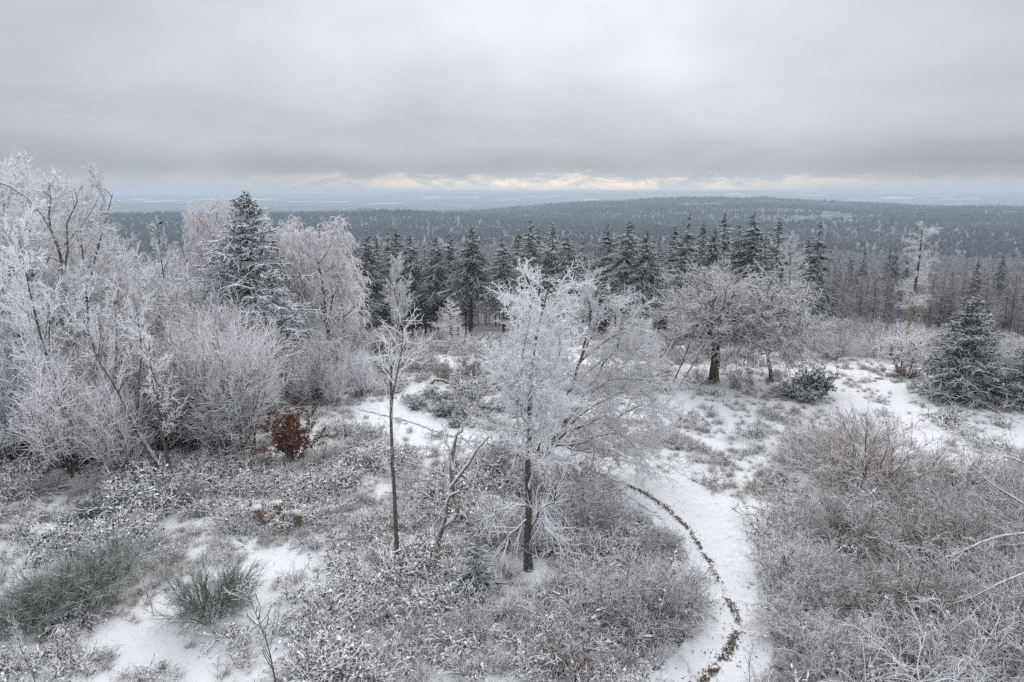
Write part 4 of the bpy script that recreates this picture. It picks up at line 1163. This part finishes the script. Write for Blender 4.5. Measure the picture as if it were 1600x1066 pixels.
def dead_tree():
    rng = np.random.RandomState(631); o = gp(684, 896); Y = o[1]
    q = lambda pix, K, dy=0: resample([at(a, b, Y) - o for a, b in pix], K) + np.stack([np.zeros(K), np.linspace(0, dy, K), np.zeros(K)], 1)
    K = 14
    P0 = np.array([q([(684, 900), (683, 870), (684, 845), (692, 822), (698, 800), (697, 785), (706, 772), (718, 768)], K),
                   q([(690, 825), (708, 812), (716, 805), (712, 785), (706, 760), (704, 730), (708, 705), (712, 682), (722, 676)], K, 0.3),
                   q([(704, 762), (718, 742), (733, 722), (745, 700), (758, 685), (764, 678)], K, -0.3), q([(742, 708), (748, 725), (742, 745), (738, 760)], K, -0.6),
                   q([(708, 735), (702, 710), (696, 690), (699, 680)], K, 0.5)])
    R0 = np.stack([np.linspace(0.15, 0.055, K), np.linspace(0.10, 0.06, K), np.linspace(0.075, 0.03, K), np.linspace(0.04, 0.015, K), np.linspace(0.045, 0.015, K)])
    R0[0, :4] *= 1.15
    P1, R1 = spawn(rng, P0, R0, 8, (0.3, 1), (50, 15), 0.4, 0.2, 0.4, 7, 0.18, -0.02, 0.3, 0.011, 0.02)
    P2, R2 = spawn(rng, P1, R1, 5, (0.2, 1), (45, 15), 0.5, 0.2, 0.4, 5, 0.18, -0.02, 0.7, 0.009)
    b = Buf(); tubes(b, P0, R0, 8)
    c = Buf(); tubes(c, P1, R1, 4); tubes(c, P2, R2, 3)
    s = Buf(); S = P0[[1, 2]].copy(); S[:, :, 2] += 0.04; S[:, :, 1] += 0.01; tubes(s, S, R0[[1, 2]] * 0.85, 6)
    t = thing('dead_tree', 'crooked dead tree with a twisted snowy trunk left of the tall slender tree', 'tree', o)
    link('trunk', b.mesh('trunk', MAT['grey_wood']), t); link('crown', c.mesh('crown', MAT['twig_grey']), t); link('snow_on_limb', s.mesh('snow_on_limb', MAT['snow']), t)


dead_tree()


def leaning_pair():
    o = gp(268, 758); Y = o[1]
    q = lambda pix, K, dy=0: resample([at(a, b, Y) - o for a, b in pix], K) + np.stack([np.zeros(K), np.linspace(0, dy, K), np.zeros(K)], 1)
    K = 16
    for seed, lb, main, forks in ((641, 'leaning forked tree, left trunk of the pair bending up left over the thicket', [(258, 764), (246, 728), (222, 700), (205, 675), (190, 650), (168, 612), (150, 590), (128, 560), (112, 520), (108, 480)],
                                   [[(165, 605), (158, 560), (150, 520), (138, 480)], [(200, 668), (196, 610), (195, 560), (180, 500), (168, 470)]]),
                                  (642, 'leaning tree with a bare dark trunk, right one of the pair', [(275, 762), (264, 730), (254, 690), (246, 655), (244, 630), (240, 600), (230, 570), (228, 535)], [[(246, 650), (236, 620), (230, 590)]])):
        rng = np.random.RandomState(seed)
        P0 = np.array([q(main, K, 1.5 if seed == 641 else 0.3)] + [q(f, K, 1.5 if seed == 641 else 0.3) for f in forks]); P0[1:, :, 1] += 0.8 if seed == 641 else 0.15
        R0 = np.stack([np.linspace(0.15, 0.035, K)] + [np.linspace(0.07, 0.025, K)] * len(forks)) * (1 if seed == 641 else 0.75)
        P1, R1 = spawn(rng, P0, R0, 14, (0.35, 1), (45, 12), 0.22, 0.2, 0.35, 7, 0.12, 0.05, 0.4, 0.015, 0.035)
        P2, R2 = spawn(rng, P1, R1, 8, (0.1, 1), (42, 12), 0.45, 0.3, 0.35, 5, 0.15, 0.05, 0.7, 0.012)
        P3, R3 = spawn(rng, P2, R2, 7, (0.1, 1), (40, 12), 0.45, 0.3, 0.35, 3, 0.24, 0.04, 0.8, 0.014)
        b = Buf(); tubes(b, P0, R0, 8); tubes(b, P1, R1, 4); c = Buf(); tubes(c, P2, R2, 3); tubes(c, P3, R3, 3)
        t = thing('leaning_tree', lb, 'tree', o, 0, 'leaning pair of trees on the left')
        link('trunk', b.mesh('trunk', MAT['bark_pale']), t); link('crown', c.mesh('crown', MAT['twig']), t)


leaning_pair()


def bent_tree():
    rng = np.random.RandomState(651); Y = 40.0; x, y, g, h = top(112, 600, Y); o = np.array([x, y, g])
    q = lambda pix, K, dy=0: resample([at(a, b, Y) - o for a, b in pix], K) + np.stack([np.zeros(K), np.linspace(0, dy, K), np.zeros(K)], 1)
    K = 18; base = at(122, 640, Y); lowpx = [(122, 700), (118, 610), (112, 530), (104, 460), (96, 405), (86, 370), (70, 340), (45, 310), (20, 293), (-12, 282)]
    P0 = np.array([q(lowpx, K), q([(100, 425), (103, 390), (98, 350), (112, 315), (108, 300)], K, 0.6), q([(97, 410), (78, 400), (68, 450), (64, 480)], K, -0.5), q([(80, 360), (74, 335), (76, 310), (70, 290)], K, 0.3)])
    R0 = np.stack([np.linspace(0.17, 0.04, K), np.linspace(0.07, 0.025, K), np.linspace(0.05, 0.02, K), np.linspace(0.05, 0.02, K)])
    P1, R1 = spawn(rng, P0, R0, 16, (0.25, 1), (48, 12), 0.25, 0.3, 0.35, 7, 0.12, -0.02, 0.4, 0.016, 0.035)
    P2, R2 = spawn(rng, P1, R1, 8, (0.1, 1), (42, 12), 0.45, 0.3, 0.35, 5, 0.15, -0.02, 0.7, 0.0135)
    P3, R3 = spawn(rng, P2, R2, 7, (0.1, 1), (40, 12), 0.45, 0.3, 0.35, 3, 0.24, 0.0, 0.8, 0.017)
    b = Buf(); tubes(b, P0, R0, 8); tubes(b, P1, R1, 4); c = Buf(); tubes(c, P2, R2, 3); tubes(c, P3, R3, 3)
    t = thing('bent_tree', 'rimed tree whose dark trunk bends over to the upper left edge', 'tree', o)
    link('trunk', b.mesh('trunk', MAT['bark']), t); link('crown', c.mesh('crown', MAT['twig']), t)


bent_tree()

# the two broad trees right of the middle
p = gp(1112, 596); x, y, g, h = top(1150, 392, p[1])
OAK = Proto('broad_tree', 'tree', spreading_tree(701, 10.5, 11.0, 2, 22, 12, 10, 3, 0.019, 0.24, 'twig_grey'), 10.5)
OAK.put(p[0], p[1], 'broad rimed tree with a thick double trunk right of the path', 11.2, rz=0.4, sx=1.12)
p = gp(1206, 596)
OAK2 = Proto('broad_tree', 'tree', spreading_tree(702, 9.5, 8.8, 1, 38, 10, 9, 3, 0.019, 0.14, 'twig_grey'), 9.5)
OAK2.put(p[0], p[1], 'broad rimed tree with a single slim trunk, right hand of the two broad trees', 9.9, rz=2.0, sx=1.1)
# dead props leaning on the double trunk
for i, (a, b_, lb) in enumerate([((1050, 602), (1078, 535), 'dark bare pole leaning at the left side of the broad double trunk, outermost'), ((1060, 606), (1105, 530), 'dark bare pole leaning against the broad double trunk, inner one')]):
    o = gp(*a); e = at(b_[0], b_[1], o[1] + 0.6) - o
    P, R = one(resample([np.zeros(3), e * 0.5 + np.array([0.08, 0, 0.05]), e], 7), 0.07, 0.04)
    t = link('leaning_branch', tubes(Buf(), P, R, 6, True).mesh('leaning_branch', MAT['bark']), label=lb, category='branch', group='poles leaning by the double trunk'); t.location = tuple(o)
x, y, g, h = top(1245, 358, 92)
Proto('frosted_tree', 'tree', larch(710, 14, 5.6, 0.25, 70, 9, 'twig', 0.024, 'bark', 3, 0.55, 0.12), 14).put(x, y, 'pale rimed tree standing before the dark spruce at the right end of the row', h)
# shrubs round the two trees
for px, py, lb, hh, pr_ in ((1150, 606, 'small dark bush between the two broad trees', 1.5, GREY[0]), (1085, 600, 'small bush at the foot of the double trunk', 1.6, GREY[1])):
    p = gp(px, py); pr_.put(p[0], p[1], lb, hh, sx=0.8)
EV = Proto('evergreen_bush', 'bush', leafy_bush(720, 2.4, 3.4, 3600, 0.10, 'leaf_green', 0.8), 2.4)
for px, py, lb, hh, sx in ((1278, 622, 'tall dark evergreen bush right of the two broad trees', 2.6, 0.9), (1232, 622, 'low dark evergreen bush left of the taller evergreen bush', 1.3, 1.2), (1258, 628, 'lowest dark evergreen sprawl in front of the taller evergreen bush', 1.1, 1.3)):
    p = gp(px, py); EV.put(p[0], p[1], lb, hh, sx=sx, group='evergreen bushes right of the broad trees')
# low evergreen brambles in the middle distance
for i, (px, py, hh) in enumerate(sorted([(650, 640, 0.9), (690, 650, 1.2), (720, 655, 1.1), (755, 645, 1.0), (700, 630, 1.1), (670, 622, 0.9), (740, 628, 0.9), (780, 640, 0.9), (710, 668, 0.8)])):
    p = gp(px, py); EV.put(p[0], p[1], 'low dark bramble bush in the patch beyond the path, %s from the left' % ordn[i], hh, sx=1.15, group='bramble bushes beyond the winding path')

# ------------------------------------------------------------------ right: conifers, dead larch, reddish tree
R1 = Proto('snowy_spruce', 'tree', spruce(731, 7.8, 8.0, 0.0, 250, 13, 4, 0.060, 'spruce_near', shape=0.86, irregular=0.14, droop=-0.04, rs=0.5), 7.8)
p = gp(1500, 622); R1.put(p[0], p[1], 'big bushy green spruce with snow on its boughs at the right', 7.9, rz=1.0)
p = gp(1545, 618); x, y, g, h = top(1542, 474, p[1] + 2.5); R1.put(x, y, 'slimmer spruce right behind the big bushy one', h, rz=3.0, sx=0.6)
p = gp(1598, 634); R1.put(p[0], p[1], 'snowy spruce cut by the right edge of the picture', 5.4, rz=4.4, sx=0.95)
x, y, g, h = top(1444, 345, 68)


def dead_larch(o, H):
    rng = np.random.RandomState(741)
    P0 = grow(rng, np.array([[0, 0, -0.2]]), np.array([[0.03, 0, 1]]), np.array([H]), 16, 0.012, 0.01); R0 = np.linspace(0.24, 0.04, 16)[None]
    b = Buf(); tubes(b, P0[:, :9], R0[:, :9], 8)
    u = Buf(); tubes(u, P0[:, 8:], R0[:, 8:], 7)
    P1, R1 = spawn(rng, P0, R0, 64, (0.40, 0.99), (82, 12), 0.5, 0.0, 0.4, 5, 0.09, -0.02, 0.3, 0.016, 0.022, Labs=1.8)
    hh = P1[:, 0, 2] / H
    k = (np.interp(hh, [0.38, 0.5, 0.62, 0.72, 0.82, 0.9, 1.0], [0.75, 1.0, 0.6, 0.75, 0.5, 0.8, 0.25]))[:, None, None]
    P1 = P1[:, :1] + (P1 - P1[:, :1]) * k
    P2, R2 = spawn(rng, P1, R1, 9, (0.1, 1), (50, 15), 0.4, 0.3, 0.3, 4, 0.15, 0.0, 0.9, 0.0145)
    P3, R3 = spawn(rng, P2, R2, 5, (0.1, 1), (50, 15), 0.5, 0.3, 0.3, 3, 0.18, 0.0, 0.9, 0.0125)
    c = Buf(); tubes(c, P1, R1, 3); tubes(c, P2, R2, 3); tubes(c, P3, R3, 3)
    t = thing('dead_tree', 'tall thin rimed tree with a bare yellowish lower trunk at the right', 'tree', o)
    link('trunk', b.mesh('trunk', MAT['dead_wood']), t); link('trunk_top', u.mesh('trunk_top', MAT['larch_bark']), t); link('crown', c.mesh('crown', MAT['twig']), t)


dead_larch((x - 0.4, y, g), h)
p = gp(1412, 585)
Proto('reddish_tree', 'tree', spreading_tree(751, 5.2, 5.6, 3, 11, 9, 8, 2, 0.011, 0.06, 'twig_pink'), 5.2).put(p[0], p[1], 'low reddish rimed tree left of the big bushy spruce', 5.0)
p = gp(1415, 590)
Proto('beech_bush', 'bush', leafy_bush(752, 1.4, 3.0, 900, 0.06, 'leaf_brown', 1.0, 10), 1.4).put(p[0], p[1], 'low russet leaved bush at the foot of the reddish tree', 1.6)

# ------------------------------------------------------------------ right thicket
BIG = Proto('frosted_shrub', 'shrub', shrub(761, 3.6, 7.2, 56, 11, 8, 0, 0.014, 'twig_red', 0.02, base=1.2, K=9, swob=0.17, arch=-0.04), 3.6)
p = gp(1345, 752); BIG.put(p[0], p[1], 'wide rounded frosted shrub above the right hand thicket', 3.5)
rt = [(1490, 770, 2.2, 0), (1570, 800, 2.6, 1), (1420, 810, 2.2, 2), (1265, 850, 2.3, 0), (1330, 860, 2.4, 1), (1235, 900, 1.8, 2), (1400, 880, 2.6, 3), (1470, 890, 3.0, 4), (1545, 900, 3.2, 0), (1620, 880, 3.6, 1),
      (1265, 950, 1.9, 1), (1340, 960, 2.2, 2), (1430, 975, 2.5, 0), (1520, 985, 2.6, 3), (1600, 990, 3.0, 2), (1240, 1010, 1.5, 0), (1300, 1040, 1.6, 4), (1390, 1055, 1.9, 1), (1480, 1070, 2.1, 2), (1570, 1080, 2.2, 0), (1250, 1085, 1.3, 2), (1650, 1060, 2.6, 1), (1600, 760, 2.0, 3), (1240, 730, 1.5, 0), (1290, 700, 1.4, 1)]
RT_ROWS = [('front', [q for q in rt if q[1] >= 1030]), ('second', [q for q in rt if 930 <= q[1] < 1030]), ('third', [q for q in rt if 840 <= q[1] < 930]), ('back', [q for q in rt if q[1] < 840])]
for rown, row in RT_ROWS:
    for i, (px, py, hh, v) in enumerate(sorted(row)):
        p = gp(px, py); (GREY + REDD)[(v + i) % 5].put(p[0], p[1], 'frosted shrub in the thicket by the path, %s from left in its %s row' % (ordn[i], rown), hh, group='frosted thicket right of the path', sx=1.05)
# middle shrubs
ms = [(1005, 985, 2.3, 0, 'wide grey frosted shrub at the inner bend of the path'), (955, 940, 2.0, 1, 'frosted shrub behind the grey one at the inner bend'), (1050, 960, 1.7, 2, 'low frosted shrub nearest the path bend'),
      (900, 830, 2.4, 2, 'frosted shrub right of the slender trunk'), (870, 780, 2.6, 0, 'tall frosted shrub under the arching limbs'), (790, 740, 2.8, 1, 'frosted shrub just left of the slender trunk'),
      (800, 860, 1.8, 2, 'frosted shrub at the foot of the slender trunk'), (935, 800, 1.6, 0, 'low frosted shrub beside the start of the brown track'), (640, 760, 1.3, 1, 'low shrub right of the thin young trunk'), (500, 720, 1.4, 2, 'low shrub right of the russet beech bush'),
      (730, 1000, 1.2, 0, 'low frosted shrub in front of the small snowy conifer'), (900, 1030, 1.2, 1, 'low frosted shrub at the bottom of the picture middle'), (1030, 870, 1.2, 0, 'low frosted shrub at the outer edge of the path curve')]
for px, py, hh, v, lb in ms:
    p = gp(px, py); GREY[v].put(p[0], p[1], lb, hh)
# low grey scrub, left middle
for i, px in enumerate(sorted(rg.uniform(0, 420) for _ in range(16))):
    py = rg.uniform(745, 800); p = gp(px, py)
    (GREY + REDD)[i % 5].put(p[0], p[1], 'low greyish scrub below the left thicket, %s from the left edge' % ordn[i], rg.uniform(0.7, 1.2), group='low scrub below the thicket on the left')
# broom
BR = Proto('broom_bush', 'bush', broom(771), 1.9)
for px, py, hh, sx, lb in ((140, 935, 2.1, 0.95, 'largest green grey broom bush at the left, brushed to the right'), (35, 985, 1.6, 0.95, 'dark broom bush cut by the left edge'), (90, 955, 1.5, 0.8, 'broom bush joining the two big ones at the left'),
                          (330, 968, 2.1, 0.68, 'upright rounded broom bush standing alone in the snow'), (150, 815, 1.1, 0.95, 'small grey broom bush behind the large one')):
    p = gp(px, py); BR.put(p[0], p[1], lb, hh, sx=sx, group='broom bushes at the lower left')
# small snowy conifer
p = gp(742, 925)
Proto('young_spruce', 'tree', spruce(781, 2.7, 2.8, 0.0, 90, 10, 3, 0.036, 'spruce_near', hang=-0.2), 2.7).put(p[0], p[1], 'small snowy conifer among the brambles right of the dead tree', 2.6)
# saplings
sp = [(432, 1082, 4.0, 'birch sapling with a reddish stem at the bottom left'), (58, 1075, 2.4, 'sapling at the lower left corner'), (30, 1085, 1.8, 'thin sapling in the corner left of the bigger one'), (112, 1045, 1.7, 'small bare sapling in the snow below the broom'),
      (240, 962, 1.9, 'small bare sapling between the two broom bushes'), (1183, 688, 2.6, 'thin lone sapling on the slope right of the arching tree'), (1208, 660, 1.4, 'shorter sapling next to the lone one on the slope'), (820, 1040, 2.0, 'thin sapling near the bottom middle'),
      (1170, 1075, 1.6, 'thin twigs at the right path edge at the bottom'), (340, 1060, 0.9, 'tiny sapling in the snow at the bottom'), (540, 700, 2.6, 'thin birch stem right of the beech bush'), (800, 610, 3.2, 'thin dark stem at the back, left of the slender tree'), (806, 602, 4.6, 'taller dark stem at the back, beside the slender tree')]
for i, (px, py, hh, lb) in enumerate(sp):
    p = gp(px, py); SAP[i % 3].put(p[0], p[1], lb, hh)
p = gp(880, 1066)
Proto('beech_sapling', 'sapling', leafy_bush(791, 1.6, 1.8, 380, 0.05, 'leaf_brown', 1.0, 7), 1.6).put(p[0], p[1], 'little beech sapling with a few brown leaves at the bottom', 1.7)


# bent snowy branches, bottom right
def snowy_canes():
    for seed, px, py, n, H, lb in ((801, 1560, 1100, 26, 2.6, 'snow loaded canes arching in the bottom right corner'), (802, 1420, 1110, 22, 2.4, 'snow loaded canes left of the corner clump at the bottom'), (803, 1330, 1075, 16, 1.8, 'smaller snow loaded canes at the bottom near the path')):
        rng = np.random.RandomState(seed); o = gp(px, min(py, 1100)); az = rng.rand(n) * 6.28; s = rng.uniform(0.2, 0.9, n)
        P0 = grow(rng, rng.randn(n, 3) * np.array([0.5, 0.4, 0]), np.stack([np.cos(az) * s, np.sin(az) * s, np.ones(n)], 1), H * rng.uniform(0.8, 1.5, n), 9, 0.12, -0.16)
        R0 = np.linspace(0.020, 0.010, 9)[None].repeat(n, 0)
        P1, R1 = spawn(rng, P0, R0, 7, (0.2, 1), (45, 15), 0.4, 0.3, 0.4, 6, 0.16, -0.08, 0.7, 0.008)
        P2, R2 = spawn(rng, P1, R1, 6, (0.2, 1), (45, 15), 0.5, 0.3, 0.4, 4, 0.16, -0.05, 0.8, 0.006)
        b = Buf(); tubes(b, P0, R0, 5); c = Buf(); tubes(c, P1, R1, 3); tubes(c, P2, R2, 3)
        sn = Buf(); S = P0.copy(); S[:, :, 2] += 0.022; tubes(sn, S, R0 * 1.15, 5); S = P1.copy(); S[:, :, 2] += 0.011; tubes(sn, S, R1 * 1.25, 4)
        t = thing('cane_bush', lb, 'bush', o, 0, 'snow loaded canes at the bottom right')
        link('cane', b.mesh('cane', MAT['bark']), t); link('crown', c.mesh('crown', MAT['twig']), t); link('snow_load', sn.mesh('snow_load', MAT['snow']), t)


snowy_canes()


def edge_tree():
    rng = np.random.RandomState(811); Y = 20.5; xb, yb, g, h = top(1700, 800, Y); o = np.array([xb, yb, g])
    q = lambda pix, K, dy=0: resample([at(a, b, Y) - o for a, b in pix], K) + np.stack([np.zeros(K), np.linspace(0, dy, K), np.zeros(K)], 1)
    base = np.array([0, 0, -0.1])
    P0 = np.array([resample([base, (at(1690, 900, Y) - o), (at(1680, 800, Y) - o), (at(1670, 700, Y) - o)], 10)]); R0 = np.linspace(0.12, 0.05, 10)[None]
    P1 = np.array([q([(1685, 812), (1640, 822), (1600, 830), (1555, 832), (1520, 842), (1490, 855), (1465, 862)], 12, -0.4), q([(1685, 870), (1620, 885), (1560, 905), (1510, 928), (1480, 935)], 12, -0.3), q([(1680, 790), (1630, 740), (1590, 720), (1560, 740)], 12, 0.6), q([(1680, 820), (1620, 800), (1570, 770), (1545, 745)], 12, 0.9)])
    R1 = np.linspace(0.045, 0.014, 12)[None].repeat(4, 0)
    P2, R2 = spawn(rng, P1, R1, 20, (0.15, 1), (48, 15), 0.26, 0.2, 0.4, 6, 0.18, 0.0, 0.5, 0.011)
    P3, R3 = spawn(rng, P2, R2, 8, (0.1, 1), (42, 13), 0.42, 0.3, 0.4, 4, 0.17, 0.0, 0.7, 0.008)
    b = Buf(); tubes(b, P0, R0, 8); tubes(b, P1, R1, 6); c = Buf(); tubes(c, P2, R2, 3); tubes(c, P3, R3, 3)
    s = Buf(); S = P1.copy(); S[:, :, 2] += 0.025; tubes(s, S, R1 * 0.85, 5)
    t = thing('frosted_tree', 'tree reaching in from the right edge with a long bare snowy limb', 'tree', o)
    link('trunk', b.mesh('trunk', MAT['bark']), t); link('crown', c.mesh('crown', MAT['twig_grey']), t); link('snow_on_limb', s.mesh('snow_on_limb', MAT['snow']), t)


edge_tree()


# ------------------------------------------------------------------ stumps, stones, log
for seed, px, py, lean, H, r, lb in ((821, 418, 822, (-0.45, 0), 0.85, 0.16, 'leaning orange brown stump, left of the three with snow caps'), (822, 438, 818, (-0.1, 0), 0.95, 0.17, 'tallest splintered stump in the middle of the three'), (823, 466, 826, (0.05, 0), 0.75, 0.15, 'shorter greyish stump, right of the three')):
    rng = np.random.RandomState(seed); o = gp(px, py); t = thing('tree_stump', lb, 'stump', o, 0, 'three cut stumps in the snow')
    P, R = one(resample([(0, 0, -0.1), (lean[0] * H * 0.5, 0, H * 0.5), (lean[0] * H, 0, H)], 7), r * 1.15, r * 0.85)
    b = Buf(); tubes(b, P, R, 11, True)
    v = b.v[0]; v += rng.randn(*v.shape) * 0.018; top_ring = v[6 * 11:7 * 11]; top_ring[:, 2] += rng.rand(11) * 0.42 - 0.16; v[5 * 11:6 * 11, :2] += rng.randn(11, 2) * 0.03
    link('stump_wood', b.mesh('stump_wood', MAT['cut_wood']), t)
    P, q, tr = blob(rng, r * 1.5, r * 1.0, 0.12, j=0.24, zmin=-0.2); P += np.array([lean[0] * H - 0.06, 0.05, H + 0.03])
    link('snow_cap', Buf().add(P, q, tr).mesh('snow_cap', MAT['snow']), t)
for seed, px, py, s, lb in ((831, 72, 842, (0.62, 0.5, 0.55), 'mossy stump like stone under a thick round snow cap at the left'), (832, 1393, 588, (0.55, 0.5, 0.45), 'small pale boulder with snow left of the bushy spruce'), (833, 1372, 592, (0.3, 0.3, 0.2), 'smaller snowed boulder beside the pale one')):
    rng = np.random.RandomState(seed); o = gp(px, py); t = thing('boulder', lb, 'stone', o)
    P, q, tr = blob(rng, s[0] * 0.95, s[1] * 0.9, s[2], j=0.14); link('stone', Buf().add(P, q, tr).mesh('stone', MAT['rock']), t)
    P, q, tr = blob(rng, s[0] * 1.0, s[1], s[2] * 0.45, j=0.11); P[:, 2] += s[2] * 0.72; link('snow_cap', Buf().add(P, q, tr).mesh('snow_cap', MAT['snow']), t)
o = gp(684, 600)
P, R = one(resample([(-0.6, 0, 0.0), (-0.2, 0, 0.38), (0.3, 0, 0.36), (0.9, 0.2, -0.05)], 9), 0.13, 0.09)
t = thing('fallen_log', 'dark curved log lying in the snow beyond the bramble patch', 'log', o); link('log_wood', tubes(Buf(), P, R, 8, True).mesh('log_wood', MAT['bark']), t)

# ------------------------------------------------------------------ the bird
def bird():
    x, y, g, h = top(251, 350, 57); rng = np.random.RandomState(1); m = plain('feathers_black', (0.012, 0.012, 0.014), 0.5)
    t = thing('crow', 'small black bird perched on the tip of a rimed tree', 'bird', (x, y, g + h - 0.05))
    K = 10; s = np.linspace(0, 1, K)
    body = np.stack([-0.16 + 0.36 * s, 0 * s, 0.02 + 0.22 * s], 1)[None]; r = (np.array([0.015, 0.035, 0.06, 0.078, 0.082, 0.074, 0.055, 0.05, 0.045, 0.012]))[None]
    link('body', tubes(Buf(), body, r, 10, True).mesh('body', m), t)
    link('beak', tubes(Buf(), np.array([[[0.19, 0, 0.235], [0.23, 0, 0.235], [0.265, 0, 0.225]]]), np.array([[0.018, 0.012, 0.002]]), 6, True).mesh('beak', m), t)
    link('tail', tubes(Buf(), np.array([[[-0.13, 0, 0.03], [-0.22, 0, -0.04], [-0.3, 0, -0.1]]]), np.array([[0.03, 0.035, 0.03]]), 6, True).mesh('tail', m), t)
    for sg in (-1, 1):
        link('wing', tubes(Buf(), np.array([[[0.1, sg * 0.06, 0.2], [0.0, sg * 0.085, 0.12], [-0.12, sg * 0.06, 0.02], [-0.22, sg * 0.02, -0.04]]]), np.array([[0.02, 0.045, 0.035, 0.005]]), 6, True).mesh('wing', m), t)
        link('leg', tubes(Buf(), np.array([[[0.01, sg * 0.03, 0.07], [0.02, sg * 0.03, 0.0], [0.03, sg * 0.02, -0.06]]]), np.array([[0.012, 0.007, 0.006]]), 5).mesh('leg', m), t)


bird()

# a pale mast far off on the left ridge
x, y, g, h = top(504, 328, 3600)
P, R = one([(0, 0, -5), (0, 0, (h) * 0.5), (0, 0, h)], 2.2, 1.0)
mo = link('mast', tubes(Buf(), P, R, 8, True).mesh('mast', plain('mast_white', (0.75, 0.75, 0.75))), label='faint pale mast rising behind the wooded ridge far left', category='mast'); mo.location = (x, y, g)

# ------------------------------------------------------------------ haze
def haze():
    zt = 44.0
    m = bpy.data.materials.new('haze'); m.use_nodes = True; t = m.node_tree; t.nodes.clear()
    pv = N(t, 'ShaderNodeVolumePrincipled'); pv.inputs['Color'].default_value = (0.71, 0.855, 1.0, 1); pv.inputs['Density'].default_value = 1.5e-4
    pv.inputs['Anisotropy'].default_value = 0.0
    o = N(t, 'ShaderNodeOutputMaterial'); t.links.new(pv.outputs[0], o.inputs['Volume'])
    bm = bmesh.new(); bmesh.ops.create_cube(bm, size=1.0); me = bpy.data.meshes.new('haze'); bm.to_mesh(me); bm.free()
    me.materials.append(m); h = link('haze', me, kind='stuff', label='thin blue winter haze over the valley')
    zb = -190.0; h.scale = (70000, 70000, zt - zb); h.location = (0, 0, (zt + zb) / 2)


haze()
